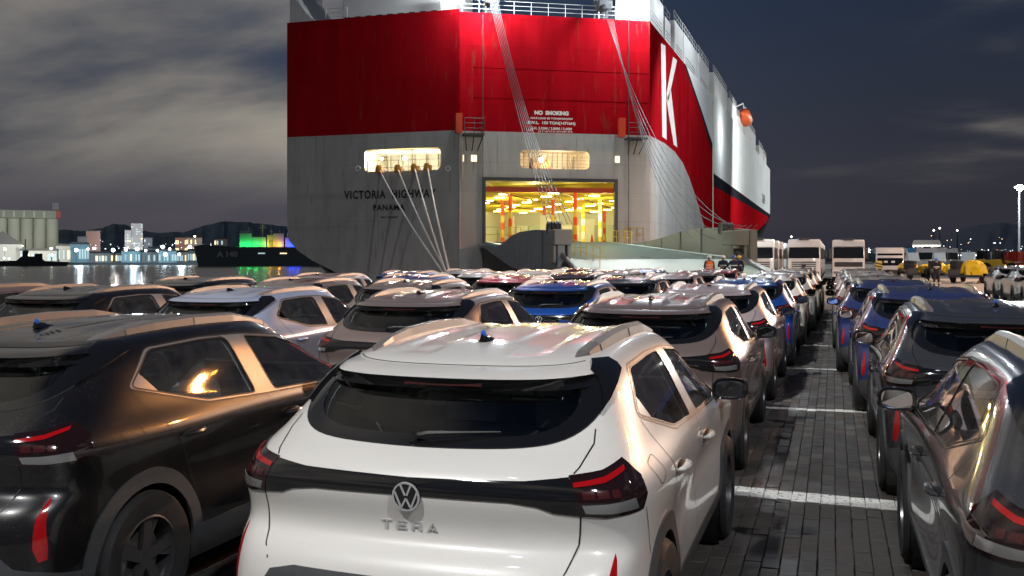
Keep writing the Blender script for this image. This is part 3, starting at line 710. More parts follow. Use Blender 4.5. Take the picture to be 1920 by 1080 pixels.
    for x in (-.42, 0, .42):
        h_ = MB(); h_.cbox((x, .83, 1.17), (.25, .09, .13 if x else .09)); h_.build('headrest', M_SEAT, so, bevel=.03, smooth=True)
    wr = MB()
    for k in range(9):     # crumpled clear wrap over the passenger headrest
        a = k*.7; wr.tube([(.24 + .02*math.sin(a), 1.70 + .01*k, 1.28 - .01*k), (.30 + .012*k, 1.69, 1.20 - .02*k), (.33 + .01*math.sin(a*2), 1.68, 1.08 - .012*k)], [.006, .012, .005], 4)
    wr.build('seat_wrap', M_FOIL, root)
    sw = MB(); Mw = Matrix.Translation((-.36, 2.50, .97)) @ Matrix.Rotation(R(-65), 4, 'X')
    sw.lathe([(.175, -.012), (.187, 0), (.175, .012), (.163, 0)], 24, Mw, close=True); sw.box((-.17, -.015, -.01), (.17, .015, .01), Mw); sw.build('steering_wheel', M_CABIN, root, smooth=True)
    ub = MB(); ub.box((-.66, .12, .20), (.66, 4.0, .30)); ub.build('underbody', M_SEAL, root)
    return root
CAR = make_car(); index_kids()
# ================================================================ the quay, its pavers, the water
QX = -14.95        # edge of the quay
def ground_mat(name, brick=True, far=False):
    m = D.materials.new(name); m.use_nodes = True; t = m.node_tree; b = t.nodes['Principled BSDF']
    g = N(t, 'ShaderNodeNewGeometry'); 
    nz = N(t, 'ShaderNodeTexNoise'); L(t, g.outputs['Position'], nz.inputs['Vector']); nz.inputs['Scale'].default_value = 0.55; nz.inputs['Detail'].default_value = 8
    mpn = N(t, 'ShaderNodeMapping'); L(t, g.outputs['Position'], mpn.inputs[0]); mpn.inputs['Rotation'].default_value = (0, 0, R(90))
    bt = N(t, 'ShaderNodeTexBrick'); L(t, mpn.outputs[0], bt.inputs['Vector'])
    bt.inputs['Scale'].default_value = 1.0; bt.inputs['Brick Width'].default_value = 0.205; bt.inputs['Row Height'].default_value = 0.107; bt.inputs['Mortar Size'].default_value = 0.006
    bt.inputs['Color1'].default_value = (.105, .10, .093, 1); bt.inputs['Color2'].default_value = (.075, .072, .068, 1); bt.inputs['Mortar'].default_value = (.02, .019, .018, 1)
    mr = N(t, 'ShaderNodeMapRange'); L(t, nz.outputs[0], mr.inputs[0]); mr.inputs['From Min'].default_value = .3; mr.inputs['From Max'].default_value = .7; mr.inputs['To Min'].default_value = .65; mr.inputs['To Max'].default_value = 1.25
    vm = N(t, 'ShaderNodeVectorMath', operation='SCALE'); L(t, bt.outputs[0], vm.inputs[0]); L(t, mr.outputs[0], vm.inputs['Scale'])
    L(t, vm.outputs[0], b.inputs['Base Color'])
    mr2 = N(t, 'ShaderNodeMapRange'); L(t, nz.outputs[0], mr2.inputs[0]); mr2.inputs['From Min'].default_value = .35; mr2.inputs['From Max'].default_value = .65; mr2.inputs['To Min'].default_value = .35; mr2.inputs['To Max'].default_value = .8
    L(t, mr2.outputs[0], b.inputs['Roughness'])
    bp = N(t, 'ShaderNodeBump'); bp.inputs['Strength'].default_value = .6; bp.inputs['Distance'].default_value = .01; bp.invert = True; L(t, bt.outputs['Fac'], bp.inputs['Height']); L(t, bp.outputs[0], b.inputs['Normal'])
    return m
M_PAVE = ground_mat('quay_pavers')
# the paved yard has an opening in the lane, where the pavers are laid one by one
LX0, LX1, LY0, LYM, LY1 = -0.95, 0.72, 5.20, 8.6, 34.0
g = MB()
X0, X1, Y0, Y1 = QX, 140, -60, 420
for a, b, c, d_ in ((X0, LX0, Y0, Y1), (LX1, X1, Y0, Y1), (LX0, LX1, Y0, LY0), (LX0, LX1, LY1, Y1)):
    g.add([(a, c, 0), (b, c, 0), (b, d_, 0), (a, d_, 0)], [(0, 1, 2, 3)])
pave = g.build('pavement', M_PAVE, fix=False); tag(pave, kind='structure')
bed = MB(); bed.quad((LX0 - .1, LY0 - .1, -.035), (LX1 + .1, LY0 - .1, -.035), (LX1 + .1, LY1 + .1, -.035), (LX0 - .1, LY1 + .1, -.035))
bed.build('sand_bed', mat('joint_sand', (.022, .020, .018), .95), pave)
qw = MB(); qw.box((QX - .35, -60, -6), (QX - .002, 420, -.02)); qw.box((QX - .36, -60, -.02), (QX + .35, 420, .10)); tag(qw.build('quay_wall', mat('quay_concrete', (.16, .155, .15), .85, noise=(2, .2, .1))), kind='structure')
# painted bay lines across the lane: where each one runs (y on the left, y on the right, half width)
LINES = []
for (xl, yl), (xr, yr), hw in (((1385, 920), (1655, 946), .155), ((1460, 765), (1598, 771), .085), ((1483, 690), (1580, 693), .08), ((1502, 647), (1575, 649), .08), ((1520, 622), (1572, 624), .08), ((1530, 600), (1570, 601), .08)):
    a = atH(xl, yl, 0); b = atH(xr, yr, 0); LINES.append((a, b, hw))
def paver_mat():
    m = D.materials.new('lane_paver'); m.use_nodes = True; t = m.node_tree; b = t.nodes['Principled BSDF']
    g = N(t, 'ShaderNodeNewGeometry'); oi = N(t, 'ShaderNodeObjectInfo')
    sp = N(t, 'ShaderNodeSeparateXYZ'); L(t, g.outputs['Position'], sp.inputs[0])
    wn = N(t, 'ShaderNodeTexWhiteNoise', noise_dimensions='2D')
    # one tone for each paver: the cell of the laying pattern
    rp_ = N(t, 'ShaderNodeValToRGB'); L(t, g.outputs['Random Per Island'], rp_.inputs[0]); ad_ = rp_.color_ramp.elements
    ad_[0].color = (.055, .053, .050, 1); ad_[1].color = (.135, .128, .118, 1); q = ad_.new(.8); q.color = (.085, .074, .066, 1)
    nz = N(t, 'ShaderNodeTexNoise'); L(t, g.outputs['Position'], nz.inputs['Vector']); nz.inputs['Scale'].default_value = 1.4; nz.inputs['Detail'].default_value = 9; nz.inputs['Roughness'].default_value = .7
    mr = N(t, 'ShaderNodeMapRange'); L(t, nz.outputs[0], mr.inputs[0]); mr.inputs['From Min'].default_value = .3; mr.inputs['From Max'].default_value = .7; mr.inputs['To Min'].default_value = .40; mr.inputs['To Max'].default_value = 1.45
    vm = N(t, 'ShaderNodeVectorMath', operation='SCALE'); L(t, rp_.outputs[0], vm.inputs[0]); L(t, mr.outputs[0], vm.inputs['Scale'])
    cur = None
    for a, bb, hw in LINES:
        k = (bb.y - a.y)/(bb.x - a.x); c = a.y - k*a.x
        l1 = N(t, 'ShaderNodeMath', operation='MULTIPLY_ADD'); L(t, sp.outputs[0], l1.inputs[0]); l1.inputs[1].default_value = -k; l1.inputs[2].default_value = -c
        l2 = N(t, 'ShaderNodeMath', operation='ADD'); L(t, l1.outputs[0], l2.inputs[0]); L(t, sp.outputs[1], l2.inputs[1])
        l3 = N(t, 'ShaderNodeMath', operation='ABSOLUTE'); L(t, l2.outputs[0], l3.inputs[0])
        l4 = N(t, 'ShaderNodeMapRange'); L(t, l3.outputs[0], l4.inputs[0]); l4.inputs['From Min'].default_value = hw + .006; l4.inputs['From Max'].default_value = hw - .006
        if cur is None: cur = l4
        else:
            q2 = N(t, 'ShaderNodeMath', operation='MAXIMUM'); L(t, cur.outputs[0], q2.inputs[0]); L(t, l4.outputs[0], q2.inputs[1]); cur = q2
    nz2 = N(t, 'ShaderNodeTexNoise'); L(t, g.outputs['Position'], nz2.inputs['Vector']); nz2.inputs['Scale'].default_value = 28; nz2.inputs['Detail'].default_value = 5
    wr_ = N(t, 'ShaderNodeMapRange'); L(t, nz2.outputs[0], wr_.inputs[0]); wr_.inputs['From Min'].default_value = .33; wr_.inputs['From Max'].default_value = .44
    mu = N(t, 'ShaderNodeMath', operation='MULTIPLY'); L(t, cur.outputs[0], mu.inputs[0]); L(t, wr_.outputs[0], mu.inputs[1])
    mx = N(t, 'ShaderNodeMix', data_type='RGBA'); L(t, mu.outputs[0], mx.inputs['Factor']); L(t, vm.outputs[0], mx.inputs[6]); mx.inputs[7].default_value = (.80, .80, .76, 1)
    L(t, mx.outputs[2], b.inputs['Base Color'])
    mr2 = N(t, 'ShaderNodeMapRange'); L(t, nz.outputs[0], mr2.inputs[0]); mr2.inputs['From Min'].default_value = .35; mr2.inputs['From Max'].default_value = .65; mr2.inputs['To Min'].default_value = .4; mr2.inputs['To Max'].default_value = .8
    L(t, mr2.outputs[0], b.inputs['Roughness'])
    bp = N(t, 'ShaderNodeBump'); bp.inputs['Strength'].default_value = .35; bp.inputs['Distance'].default_value = .006; L(t, nz2.outputs[0], bp.inputs['Height']); L(t, bp.outputs[0], b.inputs['Normal'])
    return m
M_LANE = paver_mat()
rnd = random.Random(5)
def paver_mb(w, l): 
    h, b = .008, .004; p = MB()
    p.add([(-w/2, -l/2, -.05), (w/2, -l/2, -.05), (w/2, l/2, -.05), (-w/2, l/2, -.05), (-w/2, -l/2, -b), (w/2, -l/2, -b), (w/2, l/2, -b), (-w/2, l/2, -b),
           (-w/2+b, -l/2+b, 0), (w/2-b, -l/2+b, 0), (w/2-b, l/2-b, 0), (-w/2+b, l/2-b, 0)],
          [(0,1,5,4),(1,2,6,5),(2,3,7,6),(3,0,4,7),(4,5,9,8),(5,6,10,9),(6,7,11,10),(7,4,8,11),(8,9,10,11)]); return p
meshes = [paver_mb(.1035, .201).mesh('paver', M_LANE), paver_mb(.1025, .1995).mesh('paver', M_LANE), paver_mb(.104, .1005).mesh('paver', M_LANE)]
rest = MB(); nlaid = 0; far_pavers = []
ncol = int((LX1 - LX0)/.107)
for c in range(ncol + 1):
    x = LX0 + .0535 + c*.107
    y = LY0 + (.1025 if c % 2 else 0)
    while y < LY1 - .1:
        cy = y + .1025; vis = (cy < LYM) and (-.80 + .0*cy < x < .58) and cy > 5.35
        dz = rnd.gauss(0, .0024) - .004*math.exp(-((cy - 7.2)/.5)**2 - ((x - .2)/.25)**2); rx, ry = rnd.gauss(0, .009), rnd.gauss(0, .012); k = rnd.randrange(2)
        if vis and nlaid < 296:
            o = link('paver', meshes[k], pave); o.location = (x + rnd.gauss(0, .001), cy, dz - .001); o.rotation_euler = (rx, ry, rnd.gauss(0, .006)); nlaid += 1
        else:
            Mp = Matrix.Translation((x, cy, dz - .001)) @ Matrix.Rotation(rx, 4, 'X') @ Matrix.Rotation(ry, 4, 'Y')
            pm = paver_mb(.1035, .201); rest.add([Mp @ Vector(v) for v in pm.v], pm.f)
        y += .2055
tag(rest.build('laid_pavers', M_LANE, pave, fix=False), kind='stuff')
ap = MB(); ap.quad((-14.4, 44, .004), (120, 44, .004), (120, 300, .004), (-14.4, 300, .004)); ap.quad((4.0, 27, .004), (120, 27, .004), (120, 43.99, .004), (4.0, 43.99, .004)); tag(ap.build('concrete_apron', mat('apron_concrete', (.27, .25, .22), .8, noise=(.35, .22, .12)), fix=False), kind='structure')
# water
WL = -2.2
wm = D.materials.new('harbour_water'); wm.use_nodes = True; t = wm.node_tree; b = t.nodes['Principled BSDF']
b.inputs['Base Color'].default_value = (.02, .024, .03, 1); b.inputs['Roughness'].default_value = .24; b.inputs['IOR'].default_value = 1.33; b.inputs['Specular IOR Level'].default_value = .8
g_ = N(t, 'ShaderNodeNewGeometry'); mpn = N(t, 'ShaderNodeMapping'); L(t, g_.outputs['Position'], mpn.inputs[0]); mpn.inputs['Scale'].default_value = (.35, .35, 1)
nz = N(t, 'ShaderNodeTexNoise'); L(t, mpn.outputs[0], nz.inputs['Vector']); nz.inputs['Scale'].default_value = 1.0; nz.inputs['Detail'].default_value = 5
bp = N(t, 'ShaderNodeBump'); bp.inputs['Strength'].default_value = .25; bp.inputs['Distance'].default_value = .12; L(t, nz.outputs[0], bp.inputs['Height']); L(t, bp.outputs[0], b.inputs['Normal'])
w_ = MB(); w_.quad((-4000, -600, WL), (QX - .3, -600, WL), (QX - .3, 5000, WL), (-4000, 5000, WL)); tag(w_.build('harbour_water', wm, fix=False), kind='structure')
far = MB(); far.quad((QX, 420, -.05), (4000, 420, -.05), (4000, 5000, -.05), (QX, 5000, -.05)); far.quad((140, -600, -.05), (4000, -600, -.05), (4000, 420, -.05), (140, 420, -.05)); far.quad((QX, -600, -.05), (140, -600, -.05), (140, -60, -.05), (QX, -60, -.05))
tag(far.build('distant_ground', mat('far_ground', (.05, .05, .045), .9, noise=(.02, .3, .1))), kind='structure')
# ================================================================ the car carrier
def plate(name, outer, holes, fn, m, parent, flip=False, cells=None):
    pts = list(outer); ed = [(i, (i+1) % len(outer)) for i in range(len(outer))]
    for h in holes:
        k = len(pts); pts += h; ed += [(k+i, k+(i+1) % len(h)) for i in range(len(h))]
    ov, oe, of = delaunay_2d_cdt([Vector(p) for p in pts], ed, [], 0, 1e-5, False)[:3]
    fs = []
    for f in of:
        c = sum((ov[i] for i in f), Vector((0, 0)))/len(f)
        if inside(outer, c) and not any(inside(h, c) for h in holes): fs.append(tuple(f))
    me = D.meshes.new(name); me.from_pydata([fn(p.x, p.y) for p in ov], [], fs); me.materials.append(m); me.update()
    return link(name, me, parent)
def hull_mat(name, col, rough=.5, streak=.16, rust=.25):
    m = D.materials.new(name); m.use_nodes = True; t = m.node_tree; b = t.nodes['Principled BSDF']
    g = N(t, 'ShaderNodeNewGeometry'); sp = N(t, 'ShaderNodeSeparateXYZ'); L(t, g.outputs['Position'], sp.inputs[0])
    a = N(t, 'ShaderNodeMath', operation='ADD'); L(t, sp.outputs[0], a.inputs[0]); L(t, sp.outputs[1], a.inputs[1])
    c = N(t, 'ShaderNodeCombineXYZ'); L(t, a.outputs[0], c.inputs[0]); L(t, sp.outputs[2], c.inputs[1])
    bt = N(t, 'ShaderNodeTexBrick'); L(t, c.outputs[0], bt.inputs['Vector']); bt.offset = .5
    for k, v in (('Scale', 1.0), ('Brick Width', 8.5), ('Row Height', 2.55), ('Mortar Size', .022), ('Mortar Smooth', .4)): bt.inputs[k].default_value = v
    bt.inputs['Color1'].default_value = (1, 1, 1, 1); bt.inputs['Color2'].default_value = (.93, .93, .93, 1); bt.inputs['Mortar'].default_value = (.80, .80, .80, 1)
    mp1 = N(t, 'ShaderNodeMapping'); L(t, g.outputs['Position'], mp1.inputs[0]); mp1.inputs['Scale'].default_value = (.45, .45, .06)
    nz = N(t, 'ShaderNodeTexNoise'); L(t, mp1.outputs[0], nz.inputs['Vector']); nz.inputs['Scale'].default_value = 1.0; nz.inputs['Detail'].default_value = 8; nz.inputs['Roughness'].default_value = .65
    mr = N(t, 'ShaderNodeMapRange'); L(t, nz.outputs[0], mr.inputs[0]); mr.inputs['From Min'].default_value = .3; mr.inputs['From Max'].default_value = .7; mr.inputs['To Min'].default_value = 1 - streak*.8; mr.inputs['To Max'].default_value = 1 + streak*.5
    v1 = N(t, 'ShaderNodeVectorMath', operation='SCALE'); v1.inputs[0].default_value = col; L(t, mr.outputs[0], v1.inputs['Scale'])
    v2 = N(t, 'ShaderNodeVectorMath', operation='MULTIPLY'); L(t, v1.outputs[0], v2.inputs[0]); L(t, bt.outputs[0], v2.inputs[1])
    n2 = N(t, 'ShaderNodeTexNoise'); L(t, mp1.outputs[0], n2.inputs['Vector']); n2.inputs['Scale'].default_value = 5.5; n2.inputs['Detail'].default_value = 6
    rm = N(t, 'ShaderNodeMapRange'); L(t, n2.outputs[0], rm.inputs[0]); rm.inputs['From Min'].default_value = .60; rm.inputs['From Max'].default_value = .76; rm.inputs['To Max'].default_value = rust
    mx = N(t, 'ShaderNodeMix', data_type='RGBA'); L(t, rm.outputs[0], mx.inputs['Factor']); L(t, v2.outputs[0], mx.inputs[6]); mx.inputs[7].default_value = (.16, .085, .045, 1)
    L(t, mx.outputs[2], b.inputs['Base Color'])
    b.inputs['Roughness'].default_value = rough; b.inputs['Specular IOR Level'].default_value = 0.0
    n3 = N(t, 'ShaderNodeTexNoise'); L(t, g.outputs['Position'], n3.inputs['Vector']); n3.inputs['Scale'].default_value = .55; n3.inputs['Detail'].default_value = 3
    ad_ = N(t, 'ShaderNodeMath', operation='MULTIPLY_ADD'); L(t, bt.outputs['Fac'], ad_.inputs[0]); ad_.inputs[1].default_value = -.5; L(t, n3.outputs[0], ad_.inputs[2])
    bp = N(t, 'ShaderNodeBump'); bp.inputs['Strength'].default_value = .5; bp.inputs['Distance'].default_value = .06; L(t, ad_.outputs[0], bp.inputs['Height']); L(t, bp.outputs[0], b.inputs['Normal'])
    return m
H_RED = hull_mat('hull_red', (.36, .005, .011), streak=.34, rust=.35); H_GREY = hull_mat('hull_grey', (.44, .44, .43), streak=.26, rust=.45); H_WHITE = hull_mat('hull_white', (.72, .75, .76), streak=.10, rust=.12); H_BLK = hull_mat('hull_black', (.02, .022, .03))
S_WHITE = mat('ship_white', (.70, .70, .70), .5, noise=(.4, .1, .1)); S_STEEL = mat('ship_steel', (.22, .22, .22), .5, .3, noise=(.7, .2, .1)); S_DARK = mat('ship_dark_steel', (.05, .055, .06), .55, .2)
S_YEL = mat('rail_yellow', (.55, .38, .06), .5); S_WIRE = mat('wire_rope', (.055, .058, .07), .6); S_ROPE = mat('mooring_rope', (.72, .72, .68), .8); T_WHITE = mat('letter_white', (.8, .78, .74), .5); T_BLK = mat('letter_black', (.012, .012, .013), .5)
SHIP = empty('car_carrier_ship', (-31, 110, WL), label='huge red, grey and white car carrier moored at the quay with its stern ramp down', cat='ship')
SHIP.location = (0, 0, 0)
TY = 81.4; XL, XC = -48.2, -31.1; XS = -15.9; YQ = 90.0; ZR = 13.0; ZT = 23.5; YB = 270.0
def rrect(x0, z0, x1, z1, r=.5, n=4):
    out = []
    for cx, cz, a in ((x1-r, z1-r, 0), (x0+r, z1-r, 90), (x0+r, z0+r, 180), (x1-r, z0+r, 270)):
        for k in range(n+1): t = R(a + 90*k/n); out.append((cx + r*math.cos(t), cz + r*math.sin(t)))
    return out
tr = lambda a, b: (a, TY, b)
wa = atY(683, 283, TY); wb = atY(826, 318, TY)
WIN1 = rrect(wa.x, wb.z, wb.x, wa.z + .1, .45)
bil = [(XL, 4.6), (XL + .25, 3.4), (XL + 1.1, 2.5), (XL + 2.6, 1.6), (XL + 4.6, .7), (XL + 7.5, -.7), (XL + 10.5, -2.0), (XL + 12, -3.2)]
plate('stern_plating', [(XC, -3.2), (XC, ZR), (XL, ZR)] + bil, [WIN1], tr, H_GREY, SHIP)
plate('stern_red_plating', [(XL, ZR), (XC, ZR), (XC, ZT + .1), (XL, ZT + .1)], [], tr, H_RED, SHIP)
# the quarter face with the ramp opening; t runs along it from the stern corner
QV = Vector((XS - XC, YQ - TY, 0)); QL = QV.length; QV.normalize(); QN = Vector((QV.y, -QV.x, 0)); QR = math.atan2(QV.y, QV.x)
def qp(t, z, out=0.0): p = Vector((XC, TY, 0)) + QV*t + QN*out; return (p.x, p.y, z)
def q_at(px, py):
    r_ = ray(px, py); s = (Vector((XC, TY, 0)).dot(QN))/(Vector((r_.x, r_.y, 0)).dot(QN)); p = r_*s + Vector((0, 0, CAMH)); return ((p - Vector((XC, TY, 0))).dot(QV), p.z)
t0, _z = q_at(910, 400); t1, _z = q_at(1152, 400); ZB, ZO = 3.25, 8.62
DOOR = [(t0, ZB), (t1, ZB), (t1, ZO), (t0, ZO)]
a = q_at(975, 281); b_ = q_at(1105, 318); WIN2 = rrect(a[0], b_[1], b_[0], a[1], .4)
a = q_at(1153, 292); WIN3 = rrect(a[0], a[1] - .62, a[0] + .5, a[1], .06); a = q_at(883, 290); WIN4 = rrect(a[0], a[1] - .6, a[0] + .55, a[1], .06); a = q_at(866, 290); WIN5 = rrect(a[0], a[1] - .6, a[0] + .2, a[1], .05)
plate('quarter_plating', [(0, -3.2), (QL, -3.2), (QL, ZR - .05), (0, ZR - .05)], [DOOR, WIN2, WIN3, WIN4, WIN5], qp, H_GREY, SHIP)
plate('quarter_red_plating', [(0, ZR - .05), (QL, ZR - .05), (QL, ZT - .15), (0, ZT - .15)], [], qp, H_RED, SHIP)
for i, wn in enumerate((WIN3, WIN4, WIN5)):
    cx = sum(p[0] for p in wn)/len(wn); cz = sum(p[1] for p in wn)/len(wn); f = MB()
    f.add([qp(p[0], p[1], -.12) for p in wn], [tuple(range(len(wn)))]); f.build('porthole_light', glow('window_glow', (1, .86, .6), 1.6), SHIP)
# starboard side
sd = lambda a, b: (XS, a, b)
def s_at(px, py): p = atX(px, py, XS); return (p.y, p.z)
wave = [s_at(*p) for p in ((1218, 255), (1245, 268), (1265, 284), (1280, 305), (1292, 332), (1303, 364), (1313, 398), (1322, 430))]
YE = s_at(1336, 300)[0]
st0 = s_at(1281, 122); st1 = s_at(1335, 290)
diag = [(st0[0], ZT + .1), s_at(1296, 160), s_at(1312, 205), s_at(1325, 250), (YE, st1[1])]
plate('side_plating', [(YQ, -3.2)] + [(YE, -3.2)][:0] + [(YQ, wave[0][1])][:0] + wave[::1][0:0] + [(YQ, ZR - .05)] + wave[1:] + [(wave[-1][0] + 5, -3.2)], [], sd, H_GREY, SHIP)
plate('side_red_plating', [(YQ, ZR - .05)] + wave[1:] + [(wave[-1][0] + 5, -3.2), (YE, -3.2)] + diag[::-1] + [(YQ, ZT - .15)], [], sd, H_RED, SHIP)
dg2 = [(p[0] + 2.6, p[1] + .0) for p in diag]; dg2[-1] = (YE, st1[1] + 1.6); dg2[-2] = (min(diag[-2][0] + 2.4, YE - .6), diag[-2][1] + .35)
plate('side_stripe', diag + dg2[::-1], [], sd, H_BLK, SHIP)
plate('side_white_plating', dg2 + [(YE, ZT + .8)], [], sd, H_WHITE, SHIP)
Y2 = YE + 1.2; XS2 = XS - .0
bw = [s_at(*p) for p in ((1443, 404), (1436, 418), (1424, 430), (1412, 441), (1404, 452))]
ZK = 12.7
plate('forward_red_plating', [(Y2, -3.2), (bw[-1][0] - 12, -3.2)] + bw[::-1] + [(YB, ZK - .4), (Y2, ZK - .9)], [], sd, H_RED, SHIP)
plate('forward_stripe', [(Y2, ZK - .9), (YB, ZK - .4), (YB, ZK + .5), (Y2, ZK + .9)], [], sd, H_BLK, SHIP)
ZT2 = 25.0
plate('forward_white_plating', [(Y2, ZK + .9), (YB, ZK + .5), (YB, ZT2), (Y2, ZT2 - .2)], [], sd, H_WHITE, SHIP)
x_ = MB()
x_.quad((XS - .7, YE, -3), (XS - .7, Y2, -3), (XS - .7, Y2, ZT), (XS - .7, YE, ZT)); x_.quad((XS, YE, -3), (XS - .7, YE, -3), (XS - .7, YE, ZT + .8), (XS, YE, ZT + .8)); x_.quad((XS, Y2, -3), (XS - .7, Y2, -3), (XS - .7, Y2, ZT2), (XS, Y2, ZT2))
x_.build('gangway_recess', mat('recess_cream', (.62, .58, .45), .5), SHIP)
gw = MB()
for k in range(7): gw.box((XS - .5, YE + .25, 9 + 2*k), (XS - .1, Y2 - .25, 9.12 + 2*k))
gw.tube([(XS - .2, YE + .3, 8), (XS - .2, YE + .3, 23)], .05, 5); gw.tube([(XS - .2, Y2 - .3, 8), (XS - .2, Y2 - .3, 23)], .05, 5); gw.build('gangway_ladder', S_YEL, SHIP)
# port side, deck, bow (plain, they close the volume)
c_ = MB(); c_.quad((XL, TY, 4.6), (XL, YB, 4.6), (XL, YB, ZT), (XL, TY, ZT)); c_.quad((XL + 7.5, TY, -3.2), (XL + 7.5, YB, -3.2), (XL, YB, 4.6), (XL, TY, 4.6))
c_.quad((XL, YB, 2), (XS, YB, 12.8), (XS, YB, ZT2), (XL, YB, ZT2)); c_.quad((XS, YB, 12.8), (XL, YB, 2), (-32, bw[-1][0], -3.2), (XS, bw[-1][0] - 12, -3.2)); c_.build('hull_shell', H_GREY, SHIP)
dk_ = MB(); dk_.add([(XL, TY, ZT - .2), (XC, TY, ZT - .2), (XS, YQ, ZT - .2), (XS, YB, ZT - .2), (XL, YB, ZT - .2)], [(0, 1, 2, 3, 4)]); dk_.build('weather_deck', S_STEEL, SHIP)
# superstructure boxes along the starboard edge: (px left, px right, top y at the left)
def sidebox(pl, pr, Z, name, depth=3.2, inset_=.25, z0=None):
    a = s_at(pl, 200)[0]; b = s_at(pr, 200)[0]; m_ = MB(); m_.box((XS - inset_ - depth, a, z0 if z0 else ZT - .1), (XS - inset_, b, Z)); o = m_.build(name, S_WHITE, SHIP, bevel=.08)
    r_ = MB()
    n = max(2, int((b - a)/1.5))
    for k in range(n+1): yy = a + (b-a)*k/n; r_.tube([(XS - inset_ - .1, yy, Z), (XS - inset_ - .1, yy, Z + 1.05)], .025, 4)
    for h in (.5, 1.05): r_.tube([(XS - inset_ - .1, a, Z + h), (XS - inset_ - .1, b, Z + h)], .025, 4)
    r_.build('box_railing', S_WHITE, o)
    # ventilation slots
    v_ = MB()
    for k in range(3): v_.box((XS - inset_ - .02, a + .15*(b-a), ZT + .6 + .35*k), (XS - inset_ + .02, b - .15*(b-a), ZT + .7 + .35*k))
    v_.build('vent_slot', S_STEEL, o)
for pl, pr, Z in ((1223, 1249, 27.0), (1252, 1262, 26.2), (1270, 1285, 27.3), (1286, 1311, 27.4), (1314, 1333, 27.6)): sidebox(pl, pr, Z, 'vent_house')
for pl, pr, Z in ((1342, 1367, 28.2), (1371, 1384, 28.0), (1386, 1396, 27.2), (1407, 1419, 28.4), (1426, 1433, 27.6), (1434, 1439, 27.2)): sidebox(pl, pr, Z, 'vent_house', z0=ZT2 - .1)
lb_ = MB(); p = s_at(1391, 230)[0]; lb_.tube([(XS + .2, p - 1, 28.0), (XS + .3, p + .6, 27.9), (XS + .3, p + 5.5, 27.6), (XS + .2, p + 7.2, 28.4)], [.3, 1.25, 1.25, .3], 10); lb_.build('lifeboat', mat('lifeboat_orange', (.75, .12, .03), .4), SHIP, smooth=True)
dv = MB()
for q in (p + .5, p + 6): dv.tube([(XS - 1.6, q, ZT2), (XS - 1.2, q, 29.4), (XS + .2, q, 30.0), (XS + .3, q, 29.2)], .16, 6)
dv.build('lifeboat_davit', S_WHITE, SHIP)
# houses over the stern
hs = MB(); a = atY(648, 10, TY + 1.5); b_ = atY(832, 10, TY + 1.5); hs.box((a.x, TY + .9, ZT + .35), (b_.x, TY + 9, ZT + 4.5)); ho = hs.build('stern_house', S_WHITE, SHIP, bevel=.1)
h2 = MB(); 
for k in range(9): x = a.x + .6 + k*(b_.x - a.x - 1.2)/8; h2.box((x - .25, TY + .6, ZT - .1), (x + .25, TY + .88, ZT + .34))
h2.build('house_support', S_DARK, ho)
hs = MB(); b_ = atY(608, 10, TY + 1.5); hs.prism([(XL + .05, ZT - .1), (b_.x, ZT - .1), (b_.x - 1.0, ZT + .6), (b_.x - 2.9, ZT + 3.2), (b_.x - 2.9, ZT + 5), (XL + .05, ZT + 5)], 6, 'xz', TY + .4); hs.build('wing_house', S_WHITE, SHIP)
def railing(name, pts, h, m, parent, post=1.5, r=.03, bars=3):
    mb = MB()
    for i in range(len(pts) - 1):
        a, b = Vector(pts[i]), Vector(pts[i+1]); n = max(1, int((b - a).length/post))
        for k in range(n + 1): q = a + (b - a)*k/n; mb.tube([q, q + Vector((0, 0, h))], r, 4)
        for j in range(bars): z = Vector((0, 0, h*(j + 1)/bars)); mb.tube([a + z, b + z], r*.8, 4)
    return mb.build(name, m, parent)
railing('stern_railing', [qp(.2, ZT - .15, -.1), qp(QL - .1, ZT - .15, -.1)], 1.15, S_WHITE, SHIP)
railing('stern_railing', [(atY(608, 10, TY).x, TY + .3, ZT), (atY(648, 10, TY).x, TY + .3, ZT)], 1.15, S_WHITE, SHIP)
# corner pilaster with rubbing strips
cp_ = MB(); cp_.tube([(XC, TY - .02, -3), (XC, TY - .02, ZR)], .07, 6); cp_.build('corner_post', H_GREY, SHIP)
wl_ = MB()
for (px, y0, y1) in ((905, 250, 480), (1178, 250, 455)):
    t_ = q_at(px, 400)[0]; wl_.tube([qp(t_, 1.0, .12), qp(t_, ZT - .3, .12)], .03, 4)
wl_.build('guide_rail', S_DARK, SHIP)
# long dent / seam line under the red field
Mq = Matrix.Translation(Vector(qp(0, 0, 0))) @ Matrix.Rotation(QR, 4, 'Z')
fr = MB()
fr.box((t0 - .28, -.16, ZB - .1), (t0, .25, ZO + .3), Mq); fr.box((t1, -.16, ZB - .1), (t1 + .28, .25, ZO + .3), Mq); fr.box((t0, -.16, ZO), (t1, .25, ZO + .3), Mq)
fr.build('ramp_door_frame', S_DARK, SHIP)
